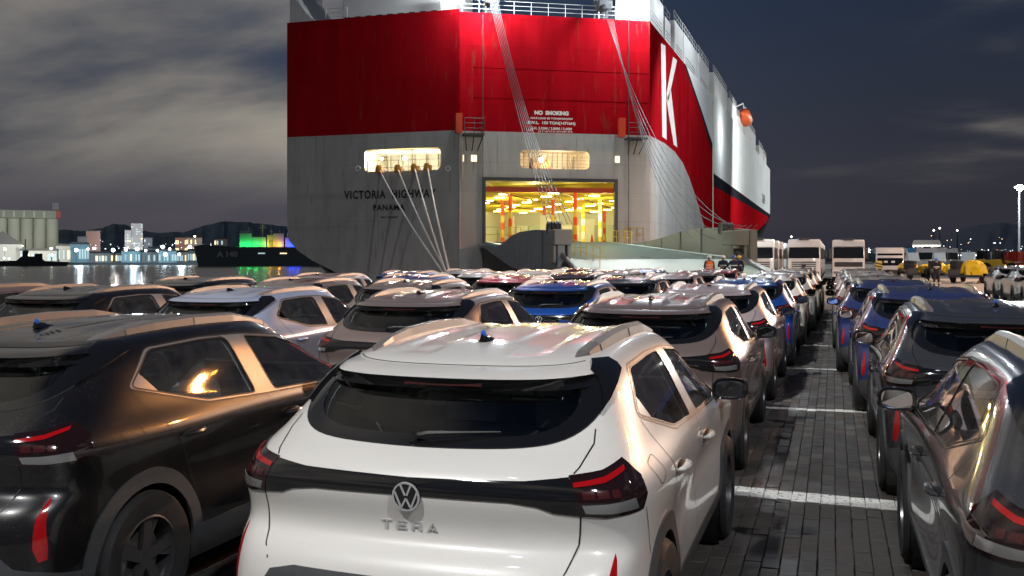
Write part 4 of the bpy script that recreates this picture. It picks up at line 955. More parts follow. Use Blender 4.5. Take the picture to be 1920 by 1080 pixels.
# writing
def put(me, loc, rz): 
    o = link(me.name, me, SHIP); o.location = loc; o.rotation_euler = (R(90), 0, rz); return o
def fit(me, w, h=None):
    xs = [v.co.x for v in me.vertices]; ys = [v.co.y for v in me.vertices]; cx = (min(xs)+max(xs))/2; me.transform(Matrix.Translation((-cx, -min(ys), 0)))
    k = w/(max(xs)-min(xs)); kh = h/(max(ys)-min(ys)) if h else k; me.transform(Matrix.Diagonal((k, kh, 1, 1))); return me
def text_on_transom(s, pl, pr, yt, yb, m, name):
    a = atY(pl, yb, TY - .03); b = atY(pr, yb, TY - .03); h = (yb - yt)*87.0/F
    put(fit(text_mesh(s, name, m, 1.0, bold=.035, space=1.15), b.x - a.x, h), ((a.x + b.x)/2, TY - .03, (a.z+b.z)/2), 0)
text_on_transom('VICTORIA  HIGHWAY', 645, 817, 355.5, 372, T_BLK, 'ship_name'); text_on_transom('PANAMA', 699.5, 759, 383, 394.5, T_BLK, 'home_port'); text_on_transom('IMO 9423097', 714, 746, 405.5, 409, T_BLK, 'ship_number')
def text_on_quarter(s, pl, pr, yb, h, name, bold=.02):
    a = q_at(pl, yb); b = q_at(pr, yb); p = qp((a[0]+b[0])/2, (a[1]+b[1])/2, .03); put(fit(text_mesh(s, name, T_WHITE, 1.0, bold=bold + .02), b[0]-a[0], h), p, QR)
text_on_quarter('NO  SMOKING', 1002, 1066, 216, .38, 'no_smoking_notice', .05); text_on_quarter('AXLE LOAD 85 TON(834kN)/2W', 994, 1074, 225, .22, 'load_notice')
text_on_quarter('S.W.L.  150 TON(1471kN)', 989, 1079, 235, .34, 'load_notice', .03); text_on_quarter('S.H. 3.50M / 3.80M / 5.60M', 996, 1072, 243.5, .24, 'height_notice'); text_on_quarter("(11'-6\"/12'-6\"/18'-4\")", 1009, 1073, 249, .18, 'height_notice')
def side_poly(pts, m, name, off=.03): 
    q = [s_at(*p) for p in pts]; mb = MB(); mb.prism(q, off, 'yz', XS + .002); mb.build(name, m, SHIP)
side_poly([(1239.5, 81), (1247.2, 86), (1249.5, 262), (1241.8, 256)], T_WHITE, 'company_letter')
side_poly([(1262.0, 107), (1269.0, 113), (1252.0, 192), (1249.6, 176)], T_WHITE, 'company_letter')
side_poly([(1249.5, 188), (1257.2, 166), (1269.5, 276), (1263.0, 271)], T_WHITE, 'company_letter')
a = s_at(1431, 372); put(fit(text_mesh('K LINE', 'side_name', T_BLK, 1.0, bold=.03), 9, 2.2), (XS + .03, a[0] + 1, a[1] - 1.2), R(90))
# ---- mooring deck behind the stern window
LAMP_W = glow('lamp_white', (1, .95, .85), 22); LAMP_Y = glow('lamp_yellow', (1, .86, .42), 14); LAMP_O = glow('lamp_orange', (1, .70, .38), 26)
R_WALL = mat('deck_wall_cream', (.55, .50, .38), .6, noise=(.8, .15, .1)); R_YEL = mat('deckhead_yellow', (.62, .48, .05), .55, noise=(.5, .2, .1)); R_RED = mat('column_red', (.60, .06, .02), .5); R_FLOOR = mat('deck_green', (.22, .32, .27), .5, noise=(.4, .2, .15))
x0, x1 = wa.x - 1.5, wb.x + 2.0; zf, zc_ = wb.z - .9, wa.z + .6
rm = MB(); rm.quad((x0, TY + .02, zf), (x1, TY + .02, zf), (x1, TY + 8, zf), (x0, TY + 8, zf)); rm.quad((x0, TY + .02, zc_), (x0, TY + 8, zc_), (x1, TY + 8, zc_), (x1, TY + .02, zc_))
rm.quad((x0, TY + 8, zf), (x1, TY + 8, zf), (x1, TY + 8, zc_), (x0, TY + 8, zc_)); rm.quad((x0, TY + .02, zf), (x0, TY + 8, zf), (x0, TY + 8, zc_), (x0, TY + .02, zc_)); rm.quad((x1, TY + .02, zf), (x1, TY + 8, zf), (x1, TY + 8, zc_), (x1, TY + .02, zc_))
rm.build('mooring_deck', R_WALL, SHIP, fix=False)
fx = MB()
for k in range(9): x = x0 + .4 + k*(x1-x0-.8)/8; fx.box((x - .07, TY + 7.6, zf), (x + .07, TY + 7.98, zc_))
for k in range(6): fx.box((x0, TY + 1 + 1.2*k, zc_ - .3), (x1, TY + 1.12 + 1.2*k, zc_ - .02))
fx.build('deck_frame', R_WALL, SHIP)
mc = MB()
for x in (wa.x + 1.0, (wa.x+wb.x)/2 - .8, (wa.x+wb.x)/2 + 1.2): 
    mc.lathe([(.0, -.9), (.55, -.9), (.55, -.8), (.25, -.75), (.25, .75), (.55, .8), (.55, .9), (.0, .9)], 14, Matrix.Translation((x, TY + 4, zf + .95)) @ Matrix.Rotation(R(90), 4, 'Y')); mc.box((x - .3, TY + 3.4, zf), (x + .3, TY + 4.6, zf + .6))
mc.build('mooring_winch', S_STEEL, SHIP, smooth=True)
railing('mooring_deck_rail', [(wa.x + .1, TY + .35, zf), (wb.x - .1, TY + .35, zf)], 1.9, S_STEEL, SHIP, 1.0, .03, 3)
def bulb(px, py, Y, r, m, name='deck_lamp'):
    p = atY(px, py, Y); mb = MB(); mb.lathe([(0.001, -r), (r*.7, -r*.7), (r, 0), (r*.7, r*.7), (0.001, r)], 10, Matrix.Translation(p)); mb.build(name, m, SHIP, smooth=True); return p
p = bulb(759, 297, TY + 1.6, .22, LAMP_O); lamp('POINT', p + Vector((0, -.4, -.1)), 420, (1, .75, .45), .2)
for px, py in ((716, 285), (779, 283), (716, 298)): p = bulb(px, py, TY + 2.5, .12, LAMP_W); 
lamp('POINT', atY(720, 290, TY + 3.5), 700, (.95, 1, .95), .3); lamp('POINT', atY(800, 292, TY + 4), 600, (1, .95, .85), .3)
for px in (671, 840): 
    p = atY(px, 316, TY - .1); mb = MB(); mb.lathe([(.12, 0), (.16, .06), (.24, .06), (.28, 0), (.24, -.06), (.16, -.06)], 12, Matrix.Translation(p) @ Matrix.Rotation(R(90), 4, 'X'), close=True); mb.build('fairlead', S_WHITE, SHIP, smooth=True)
FL = []
for px, py in ((712, 319), (747, 318), (778, 316), (802, 315)):
    p = atY(px, py, TY - .15); FL.append(p); mb = MB(); mb.cbox(p, (.62, .5, .5)); mb.lathe([(.10, -.3), (.22, -.3), (.22, .3), (.10, .3)], 10, Matrix.Translation(p + Vector((0, -.2, .1)))); mb.build('roller_fairlead', mat('fairlead_orange', (.62, .26, .03), .5), SHIP)
# ---- small winch deck behind the quarter window
def qbox(mb, a, b): return mb.box(a, b, Mq)
def qroom(name, ta, tb, za, zb, depth, m, ceil=None, floor=None):
    mb = MB(); P_ = lambda t, d, z: tuple(Mq @ Vector((t, d, z)))
    mb.quad(P_(ta, depth, za), P_(tb, depth, za), P_(tb, depth, zb), P_(ta, depth, zb)); mb.quad(P_(ta, .03, za), P_(ta, depth, za), P_(ta, depth, zb), P_(ta, .03, zb)); mb.quad(P_(tb, .03, za), P_(tb, depth, za), P_(tb, depth, zb), P_(tb, .03, zb))
    mb.build(name, m, SHIP, fix=False)
    c = MB(); c.quad(P_(ta, .03, zb), P_(tb, .03, zb), P_(tb, depth, zb), P_(ta, depth, zb)); c.build(name + '_ceiling', ceil or m, SHIP, fix=False)
    c = MB(); c.quad(P_(ta, .03, za), P_(tb, .03, za), P_(tb, depth, za), P_(ta, depth, za)); c.build(name + '_floor', floor or m, SHIP, fix=False)
wt0, wt1 = min(p[0] for p in WIN2), max(p[0] for p in WIN2); wz0, wz1 = min(p[1] for p in WIN2), max(p[1] for p in WIN2)
qroom('winch_room', wt0 - 1, wt1 + 1, wz0 - .8, wz1 + .4, 6, R_WALL)
wn_ = MB(); Mw2 = Mq @ Matrix.Translation((wt0 + 2.3, 2.2, wz0 + .25)) @ Matrix.Rotation(R(90), 4, 'Y')
wn_.lathe([(0.01, -.8), (.95, -.8), (.95, -.7), (.6, -.65)] + [(.62 + .05*(k % 2), -.6 + .1*k) for k in range(13)] + [(.6, .65), (.95, .7), (.95, .8), (0.01, .8)], 18, Mw2); wn_.build('hoisting_winch', mat('winch_tan', (.25, .17, .09), .6), SHIP, smooth=True)
f = MB()
for k in range(14): f.box((wt0 + .1 + k*(wt1-wt0-.2)/13 - .02, 5.6, wz0 - .8), (wt0 + .1 + k*(wt1-wt0-.2)/13 + .02, 5.7, wz1 + .4), Mq)
for k in range(4): f.box((wt0, .3, wz0 + .2 + .3*k), (wt1, .33, wz0 + .22 + .3*k), Mq)
f.build('room_frame', S_STEEL, SHIP)
p = Mq @ Vector((wt0 + 2.2, 1.2, wz1 - .75)); mb = MB(); mb.lathe([(0.001, -.22), (.16, -.16), (.22, 0), (.16, .16), (0.001, .22)], 10, Matrix.Translation(p)); mb.build('deck_lamp', LAMP_O, SHIP, smooth=True)
lamp('POINT', Mq @ Vector((wt0 + 2.4, .8, wz1 - .6)), 500, (1, .70, .42), .2); lamp('POINT', Mq @ Vector((wt1 - 2, 3, wz1 - .2)), 450, (1, .82, .6), .3)
# ---- the garage deck seen through the ramp door: it follows the ship's own axes
GY = 142.0; zc2 = ZO + .25; XG0, XG1 = XL + .5, XS - .5
qa = qp(.15, 0, -.05); qb = qp(QL - .6, 0, -.05)
foot = [(XG0, TY + .3), (qa[0], qa[1] + .1), (qb[0], qb[1]), (XG1, YQ + .6), (XG1, GY), (XG0, GY)]
G_WALL = mat('garage_wall', (.60, .62, .56), .55)
g1 = MB(); g1.add([(x, y, ZB) for x, y in foot], [tuple(range(6))]); g1.build('garage_floor', R_FLOOR, SHIP, fix=False)
g1 = MB(); g1.add([(x, y, zc2) for x, y in foot], [tuple(range(6))]); g1.build('garage_ceiling', R_YEL, SHIP, fix=False)
g1 = MB(); g1.quad((XG1, YQ, ZB), (XG1, GY, ZB), (XG1, GY, zc2), (XG1, YQ, zc2)); g1.quad((XG0, GY, ZB), (XG1, GY, ZB), (XG1, GY, zc2), (XG0, GY, zc2)); g1.quad((XG0, TY + .3, ZB), (XG0, GY, ZB), (XG0, GY, zc2), (XG0, TY + .3, zc2)); g1.quad((XG0, TY + .3, ZB), (qa[0], TY + .3, ZB), (qa[0], TY + .3, zc2), (XG0, TY + .3, zc2)); g1.build('garage_wall', G_WALL, SHIP, fix=False)
for k in range(16): bm_ = MB(); bm_.box((XG0 + .1, 92.5 + 3.1*k, ZO - .25), (XG1 - .1, 92.8 + 3.1*k, ZO + .24)); bm_.build('deck_beam', R_YEL, SHIP)
for k in range(5): x = -44 + 6.2*k; bm_ = MB(); bm_.box((x, 93 if x > -30 else 88, ZO - .12), (x + .14, GY - .5, ZO + .24)); bm_.build('deck_girder', R_YEL, SHIP)
b2_ = MB(); qbox(b2_, (.6, 1.6, ZO - .85), (QL - 1.4, 1.95, ZO - .40)); b2_.build('fire_beam', R_RED, SHIP)
for k, x in enumerate((-39, -33.5, -28, -22.5)): pp = MB(); pp.tube([(x + 2.5, 92, ZO - .40), (x, GY - 1, ZO - .40)], .07, 5); pp.build('deckhead_pipe', mat('pipe_rust', (.35, .10, .04), .5), SHIP)
for k, (x, y) in enumerate(((-31.5, 97), (-24.4, 96), (-20.0, 97), (-36, 108), (-30, 108), (-24.6, 108), (-40, 120), (-34.5, 120), (-29.5, 120), (-25, 121), (-43, 132), (-38, 132), (-33.5, 132), (-29.5, 132))):
    red = k % 3 != 2
    co = None
    for z0_, z1_, a in ((ZB, ZB + .9, 0), (ZB + .9, ZB + 1.8, 1), (ZB + 1.8, ZB + 2.6, 0), (ZB + 2.6, ZB + 3.4, 1), (ZB + 3.4, ZO - .26, 0)):
        cl = MB(); cl.box((x - .17, y - .17, z0_), (x + .17, y + .17, z1_))
        o = cl.build('deck_column' if co is None else 'column_band', (R_RED if red else R_YEL) if a == 0 else (S_YEL if red else T_WHITE), SHIP if co is None else co); co = co or o
for k in range(10):
    for j in range(6):
        y = 91.2 + 5.0*k; x = -44.5 + 5.2*j + (k % 2)*2.2
        if x > XG1 - 1 or (y < 95 and x < -33): continue
        mb = MB(); mb.box((x - .55, y - .08, ZO - .38), (x + .55, y + .08, ZO - .29)); mb.build('strip_light', LAMP_Y, SHIP)
for (x, y, w) in ((-28, 94, 700), (-21, 95, 600), (-35, 104, 900), (-25, 106, 900), (-39, 118, 1000), (-28, 118, 1000), (-42, 132, 1200), (-33, 133, 1200)):
    lamp('POINT', (x, y, ZO - 1.4), w, (1, .80, .36), .4)
M_PAN = mat('panel_white', (.75, .78, .76), .5); M_DG = mat('door_grey_green', (.36, .42, .36), .5)
for k in range(13): x = XG0 + .8 + 2.25*k; bw_ = MB(); bw_.box((x, GY - .5 - (k % 3), ZB), (x + 1.7, GY - .4 - (k % 3), ZB + 3.3)); bw_.build('bulkhead_door', M_PAN if k % 4 < 2 else M_DG, SHIP)
for k in range(6): y = 98 + 7*k; bw_ = MB(); bw_.box((XG1 - .12, y, ZB), (XG1 - .02, y + 4.6, ZB + 3.4)); bw_.build('side_panel', M_DG if k % 2 else M_PAN, SHIP)
for k, (x, y, w) in enumerate(((-37.5, 112, 1.6), (-36, 124, 2.2), (-31.5, 126, 2.0), (-27.2, 128, 2.4), (-33, 113, .8))):
    bw_ = MB(); bw_.box((x, y, ZB), (x + w, y + .15, ZB + 3.6)); bw_.build('standing_panel', M_PAN, SHIP)
for k in range(6): cv = MB(); cv.tube([(-21.2 + .25*k, 101, ZB), (-21.7 + .25*k, 101.6, ZB + 2.9)], .08, 5); cv.build('lashing_rod', T_WHITE, SHIP)
tyr = MB(); 
for k in range(3): tyr = MB(); tyr.lathe([(.2, -.12), (.42, -.12), (.46, 0), (.42, .12), (.2, .12)], 14, Matrix.Translation((-19.9 - .15*k, 100.5 + .5*k, ZB + .46)) @ Matrix.Rotation(R(80), 4, 'X'), close=True); tyr.build('spare_tyre', M_RUBBER, SHIP, smooth=True)
for k, t_ in enumerate((9.7, 10.1, 13.6)):
    cn = MB(); cn.lathe([(.28, 0), (.28, .05), (.18, .06), (.04, .8), (0.001, .8)], 10, Mq @ Matrix.Translation((t_, 3.5 + k, ZB))); cn.build('traffic_cone', mat('cone_orange', (.8, .16, .02), .5), SHIP)
railing('deck_rail', [Mq @ Vector((t0 + .1, .5, ZB)), Mq @ Vector((t0 + 3.3, .5, ZB))], 1.3, S_YEL, SHIP, .8, .035, 2)
for z in (18.55, 15.9):
    wsm = MB(); qbox(wsm, (1.2, -.035, z), (QL - .1, .0, z + .07)); wsm.build('weld_seam', H_RED, SHIP)
for t_ in (3.4, 6.9, 10.6, 13.9): wsm = MB(); qbox(wsm, (t_, -.03, 9.1), (t_ + .05, .0, 12.9)); wsm.build('weld_seam', H_GREY, SHIP)
for x in (-44.2, -40.0, -35.6): wsm = MB(); wsm.box((x, TY - .025, 3.0), (x + .05, TY, 12.9)); wsm.build('weld_seam', H_GREY, SHIP)
for k, z in enumerate((7.2, 4.4)): wsm = MB(); wsm.box((XL + .1, TY - .025, z + .3), (XC - .1, TY, z + .35)); wsm.build('weld_seam', H_GREY, SHIP)
# ---- wing platforms
for px in (885, 1188):
    t_ = q_at(px, 240)[0]; pf = MB(); qbox(pf, (t_ - .9, -1.3, 12.45), (t_ + .9, 0, 12.6)); 
    for s in (-.8, 0, .8): pf.tube([Mq @ Vector((t_ + s, -1.2, 12.45)), Mq @ Vector((t_ + s*.6, -.02, 11.2))], .05, 4); 
    po = pf.build('wing_platform', S_DARK, SHIP)
    railing('platform_rail', [Mq @ Vector((t_ - .85, -1.25, 12.6)), Mq @ Vector((t_ + .85, -1.25, 12.6)), Mq @ Vector((t_ + .85, -.05, 12.6))], 1.3, S_DARK, po, .6, .035, 3)
    hb = MB(); qbox(hb, (t_ - 1.5, -.6, 12.7), (t_ - .95, -.02, 14.4)); hb.build('sheave_box', R_RED if px < 1000 else R_RED, po)
# ---- hoisting masts and floodlights on the deck edge
TOPS = []
for px in (921, 1131):
    t_ = q_at(px, 20)[0]; ms = MB()
    for dx_, dy_ in ((-.45, .3), (.45, .3), (-.45, 1.2), (.45, 1.2)): ms.box((t_ + dx_ - .08, dy_ - .08, ZT - .2), (t_ + dx_ + .08, dy_ + .08, ZT + 5), Mq)
    for k in range(6): ms.tube([Mq @ Vector((t_ - .45, .3, ZT + .1 + .8*k)), Mq @ Vector((t_ + .45, .3, ZT + .9 + .8*k))], .05, 4); ms.box((t_ - .5, .22, ZT + .7*k), (t_ + .5, .38, ZT + .7*k + .1), Mq)
    ms.box((t_ - .6, -.9, ZT + .6), (t_ + .6, .5, ZT + 1.3), Mq); ms.build('hoist_post', S_DARK, SHIP); TOPS.append(t_)
FLOOD = glow('flood_white', (.93, .97, 1), 120)
for P0, nm in ((Vector((XC + .1, TY - .2, ZT + .75)), 0), (Vector(qp(QL - 1.2, ZT + .95, .35)), 1)):
    mb = MB(); mb.lathe([(0.001, -.22), (.25, -.2), (.33, .05), (.2, .2), (0.001, .22)], 12, Matrix.Translation(P0)); mb.build('floodlight', FLOOD, SHIP, smooth=True)
    st_ = MB(); st_.tube([P0 + Vector((0, .5, -.9)), P0 + Vector((0, .45, .5)), P0 + Vector((0, .1, .45))], .05, 5); st_.build('floodlight_bracket', S_DARK, SHIP)
lamp('POINT', Vector(qp(2.2, ZT + .8, 2.8)), 4200, COOL, .25); lamp('POINT', Vector(qp(QL - 1.6, ZT + .9, 3.0)), 4600, COOL, .25)
lamp('SPOT', Vector(qp(12, ZT - 1, 14)), 26000, (.93, 1, .96), .3, Vector(qp(9, 2, 16)), 85)
# floodlights that wash the starboard side and the ramp
lamp('SPOT', (XS + 15, 88, 24), 24000, COOL, .4, (XS, 108, 7), 80); lamp('SPOT', (XS + 14, 165, 26), 26000, (.93, 1, .97), .4, (XS, 195, 14), 110); lamp('POINT', (XS + 4, Y2 + 9, 20), 1500, (.95, 1, .98), .3)
lamp('POINT', (XS + 9, 116, 31), 6000, COOL, .3); lamp('SPOT', (XS + 12, 160, 9), 9000, (1, .85, .75), .4, (XS, 185, 7), 100)  # the point light here is added only to brighten the vent houses
# ---- ramp
ZE = 1.75; RLN = 28.0
def rp(t, s, z): p = Vector((XC, TY, 0)) + QV*t + QN*s; return (p.x, p.y, z)
rz_ = lambda s: ZB + (ZE - ZB)*s/RLN if s <= RLN else ZE + (0.03 - ZE)*(s - RLN)/8.0
M_RAMP = mat('ramp_green', (.36, .45, .41), .42, noise=(.5, .18, .18, (1, 1, 1)))
rmp = MB(); tw = (t0 - .1, t1 + .1)
for sa, sb in ((0.0, RLN), (RLN + .05, RLN + 8)):
    top = [rp(tw[0], sa, rz_(sa)), rp(tw[1], sa, rz_(sa)), rp(tw[1], sb, rz_(sb)), rp(tw[0], sb, rz_(sb))]; bot = [(x, y, z - .35 if sb < 30 else z - .12*(1 if i < 2 else .1)) for i, (x, y, z) in enumerate(top)]
    rmp.add(top + bot, [(0, 1, 2, 3), (7, 6, 5, 4), (0, 4, 5, 1), (1, 5, 6, 2), (2, 6, 7, 3), (3, 7, 4, 0)])
ramp = rmp.build('stern_ramp', M_RAMP, SHIP)
tb = MB()
for k in range(60):
    s_ = .6 + k*.46; tb.add([rp(tw[0] + .7, s_, rz_(s_) + .004), rp(tw[1] - .7, s_, rz_(s_) + .004), rp(tw[1] - .7, s_ + .05, rz_(s_) + .02), rp(tw[0] + .7, s_ + .05, rz_(s_) + .02)], [(0, 1, 2, 3)])
tag(tb.build('ramp_treads', M_RAMP, ramp, fix=False), kind='stuff')
M_GIRD = mat('girder_olive', (.20, .20, .17), .5, noise=(.5, .15, .1)); M_GIRD2 = mat('girder_blue_grey', (.27, .30, .34), .5, noise=(.5, .15, .1))
for sgn, tt, m_ in ((-1, tw[0], M_GIRD2), (1, tw[1], M_GIRD)):
    gp = [(0, 2.7), (7, 2.7), (10, 2.85), (14, 3.45), (17, 3.68), (22, 3.7), (RLN, 3.45)] if sgn < 0 else [(0, 3.0), (8, 3.15), (12, 3.4), (18, 3.95), (22, 3.9), (RLN, 3.6)]; gb = [(s, rz_(s) - .25 - (1.1 if sgn < 0 else .35)*min(1, s/14.0)) for s, z in gp]
    n = len(gp); mb = MB(); v = []
    for o in (0, sgn*.45):
        for s, z in gp: v.append(rp(tt + o, s, z))
        for s, z in gb: v.append(rp(tt + o, s, z))
    fs = []
    for i in range(n - 1):
        fs += [(i, i+1, n+i+1, n+i), (2*n+i, 3*n+i, 3*n+i+1, 2*n+i+1), (i, 2*n+i, 2*n+i+1, i+1), (n+i, n+i+1, 3*n+i+1, 3*n+i)]
    fs += [(n-1, 3*n-1, 4*n-1, 2*n-1), (0, n, 3*n, 2*n)]
    mb.add(v, fs); gd = mb.build('ramp_girder', m_, ramp)
    for s in (4, 8, 12, 16, 20, 24): st_ = MB(); z = np.interp(s, [q[0] for q in gp], [q[1] for q in gp]); z2 = np.interp(s, [q[0] for q in gb], [q[1] for q in gb]); st_.tube([rp(tt + (sgn*.47 if sgn < 0 else -.02), s, z2), rp(tt + (sgn*.47 if sgn < 0 else -.02), s, z)], .05, 4); st_.build('girder_stiffener', m_, gd)
    bx = MB(); Mh = Matrix.Translation(rp(tt + (-.15 if sgn < 0 else -.75), RLN - 1.0, 0)) @ Matrix.Rotation(QR, 4, 'Z')
    bx.box((-.55, -1.2, 2.62), (.55, .5, 3.55), Mh); bx.box((-.55, -.9, 1.5), (-.35, .3, 2.62), Mh); bx.box((.35, -.9, 1.5), (.55, .3, 2.62), Mh); hb_ = bx.build('girder_head', M_GIRD if sgn > 0 else mat('head_grey', (.30, .29, .28), .5), gd, bevel=.05)
    pl = MB()
    for k in range(4): sv_ = MB(); sv_.lathe([(.02, -.05), (.36, -.05), (.40, -.07), (.40, .07), (.36, .05), (.02, .05)], 14, Mh @ Matrix.Translation((-.4 + .22*k, .9, 3.7)) @ Matrix.Rotation(R(90), 4, 'Y')); sv_.build('sheave', S_DARK, gd, smooth=True)
    pl.lathe([(.02, -.3), (.42, -.3), (.42, .3), (.02, .3)], 12, Mh @ Matrix.Translation((0, -.3, 2.0)) @ Matrix.Rotation(R(90), 4, 'Y'))
    pl.build('sheave', S_DARK, gd, smooth=True)
    cy = MB(); cy.tube([Mh @ Vector((0, -.3, 2.2)), Mh @ Vector((0, -5, .9))], .14, 8); cy.build('flap_cylinder', S_STEEL, gd)
railing('ramp_railing', [rp(tw[1] - .3, .2, ZB - .05), rp(tw[1] - .3, 5.5, rz_(5.5))], 1.1, S_YEL, ramp, 1.0, .035, 2)
railing('ramp_railing', [rp(tw[1] + .8, .2, ZB + .1), rp(tw[1] + 2.6, .2, ZB + .1)], 1.2, S_YEL, ramp, .5, .04, 2)
railing('ramp_railing', [rp(tw[0] + 1.6, 23, rz_(23)), rp(tw[0] + 1.6, 30, rz_(30))], 1.1, S_YEL, ramp, 1.4, .03, 2)
a = atz(1392, 483, 66); b = atz(1418, 483, 64.5); railing('ramp_railing', [(a.x, a.y, .9), (b.x, b.y, .4)], 1.2, S_YEL, ramp, .5, .035, 2)
# wire falls from the hoist posts to the girder heads
for t_, tt, sgn in ((TOPS[0], tw[0], -1), (TOPS[1], tw[1], 1)):
    for k in range(6):
        A = Vector(qp(t_ - .35 + .13*k, ZT + .9, .9 + .05*k)); B = Vector(rp(tt + (-.7 + .24*k), RLN - 1.4 + .25*k, 3.9)); w = MB(); pts = []
        sag = (3.2 + 1.1*k) if sgn > 0 else (.6 + .5*k)
        for j in range(15):
            u = j/14; q = A.lerp(B, u); q.z -= sag*4*u*(1-u)*(1 if sgn > 0 else .6); pts.append(q)
        w.tube(pts, .024, 5); tag(w.build('hoisting_wire', S_WIRE), None)
        o_ = w and COL.objects[-1]; o_.parent = SHIP
# mooring lines to the quay
BO = atz(858, 551, 39.7); BO.z = 0
for i, (dx_, dy_) in enumerate(((-.0, 0), (.0, .0), (.45, -1.6), (.5, -1.6))):
    E = BO + Vector((dx_, dy_, .42)); w = MB(); A = FL[i]; w.tube([A.lerp(E, j/8) - Vector((0, 0, .35*4*(j/8)*(1 - j/8))) for j in range(9)], .055, 6)
    tag(w.build('mooring_line', S_ROPE), ['outermost white mooring line, from the leftmost fairlead of the stern window', 'white mooring line from the second fairlead of the stern window to the quay', 'white mooring line from the third fairlead of the stern window to the quay', 'white mooring line hanging steepest, from the rightmost fairlead of the stern window'][i], 'rope', 'mooring lines from the stern to the quay')
for i, (dx_, dy_) in enumerate(((0, 0), (.47, -1.6))):
    mb = MB(); mb.lathe([(.001, 0), (.30, 0), (.30, .08), (.17, .12), (.15, .38), (.27, .44), (.27, .52), (.001, .54)], 16); o = mb.build('bollard', S_DARK, smooth=True); o.location = BO + Vector((dx_, dy_, 0)); tag(o, ['iron bollard on the quay edge that holds the two left mooring lines', 'iron bollard on the quay edge that holds the two right mooring lines'][i], 'bollard', 'bollards on the quay edge')
# ================================================================ the parked fleet
P_BLACK = paint('paint_black', (.004, .004, .005), 0.0, .3, .012); P_BRONZE = paint('paint_bronze', (.22, .165, .15), .4, .32, .12); P_ROSE = paint('paint_rose_silver', (.46, .38, .39), .4, .3, .08)
P_BLUE = paint('paint_blue', (.008, .075, .36), .45, .3, .05); P_GREY = paint('paint_graphite', (.06, .062, .07), .4, .25, .02); P_NAVY = paint('paint_navy', (.03, .05, .17), .4, .3, .05)
P_SILVER = paint('paint_silver', (.50, .51, .52), .3, .3, .08); P_RED = paint('paint_red', (.42, .012, .012), .3, .3, .05); P_ICE = paint('paint_ice_blue', (.36, .42, .58), .3, .3, .06); P_SAND = paint('paint_sand', (.46, .41, .35), .3, .3, .08)
NAMES = {'W': ('white', None), 'K': ('black', P_BLACK), 'Z': ('bronze grey', P_BRONZE), 'P': ('rose silver', P_ROSE), 'B': ('bright blue', P_BLUE), 'G': ('graphite grey', P_GREY), 'N': ('navy blue', P_NAVY), 'S': ('silver', P_SILVER), 'R': ('red', P_RED), 'I': ('pale ice blue', P_ICE), 'D': ('sand beige', P_SAND)}
SK1 = {'antenna_cap', 'steering_wheel', 'brake_disc', 'handle_recess', 'wheel_well', 'rail_joint', 'quarter_panel'}
SK2 = SK1 | {'seat_wrap', 'lamp_segment', 'clear_strip', 'window_seal', 'mirror_glass', 'mirror_arm', 'brake_light', 'model_lettering', 'badge_letters', 'badge', 'wiper', 'bumper_reflector', 'door_handle', 'cabin_floor', 'rear_bench', 'shut_line', 'spoiler_blade', 'rim', 'antenna_cap'}
FILES = [  # name of the file, [(y, x, colour, rz degrees)...]
 ('left file beside the lane', [(3.35, -1.53, 'W', 0), (8.15, -1.60, 'Z', .3), (12.6, -1.60, 'P', -.3), (16.9, -1.49, 'B', .2), (21.2, -1.42, 'W', 0), (25.5, -1.30, 'S', .3), (29.8, -1.25, 'W', 0), (34.1, -1.2, 'D', 0)]),
 ('right file beside the lane', [(3.20, 1.27, 'G', 0), (7.7, 1.22, 'G', 0), (12.0, 1.11, 'N', .3), (16.3, .92, 'N', 0), (20.6, .86, 'D', 0), (24.9, .84, 'W', 0), (29.2, .84, 'W', 0), (33.5, .84, 'S', 0)]),
 ('second file left of the lane', [(3.42, -4.15, 'K', -.3), (8.72, -4.16, 'Z', .2), (13.7, -4.05, 'B', -.2), (18.0, -3.85, 'G', 0), (22.3, -3.70, 'P', 0), (26.6, -3.62, 'Z', 0), (30.9, -3.55, 'R', 0)]),
 ('third file left of the lane', [(9.0, -6.67, 'I', 0), (13.6, -6.50, 'Z', .3), (18.1, -6.25, 'R', 0), (22.5, -6.10, 'G', 0), (26.9, -6.0, 'S', 0), (31.3, -6.0, 'B', 0)]),
 ('fourth file left of the lane', [(8.95, -8.95, 'K', 0), (13.9, -8.75, 'Z', -.3), (18.4, -8.6, 'B', 0), (22.9, -8.5, 'S', 0), (27.4, -8.45, 'W', 0), (31.9, -8.4, 'G', 0)]),
 ('outermost file beside the water', [(9.3, -11.2, 'Z', 0), (14.2, -11.05, 'K', .3), (18.7, -10.9, 'P', 0), (23.2, -10.9, 'B', 0), (27.7, -10.9, 'S', 0)]),
]
ORD = ['nearest', 'second', 'third', 'fourth', 'fifth', 'sixth', 'seventh', 'farthest']
cars = []; first = True
for fname, lst in FILES:
    for k, (y, x, c, rz) in enumerate(lst):
        nm, pm = NAMES[c]; swap = {M_WHITE: pm} if pm else None
        if 'right file' in fname: swap = dict(swap or {}); swap[M_SHEEN_TRIM] = M_GLOSSBLK
        if first: o = CAR; first = False
        else:
            o = copy_tree(CAR, None, swap, SK2 if y > 17.5 else (SK1 if y > 7.9 else ()))
        o.location = (x, y, 0); o.rotation_euler = (0, 0, R(rz)); cars.append(o)
        n = len(lst); pos = ORD[k] if k < n - 1 else 'farthest'
        tag(o, '%s crossover with roof rails, %s in the %s' % (nm, pos, fname), 'car', 'crossovers parked in files on the quay')
        if c == 'K':
            pass
CAR['label'] = 'white crossover seen from behind, nearest car in the foreground centre'
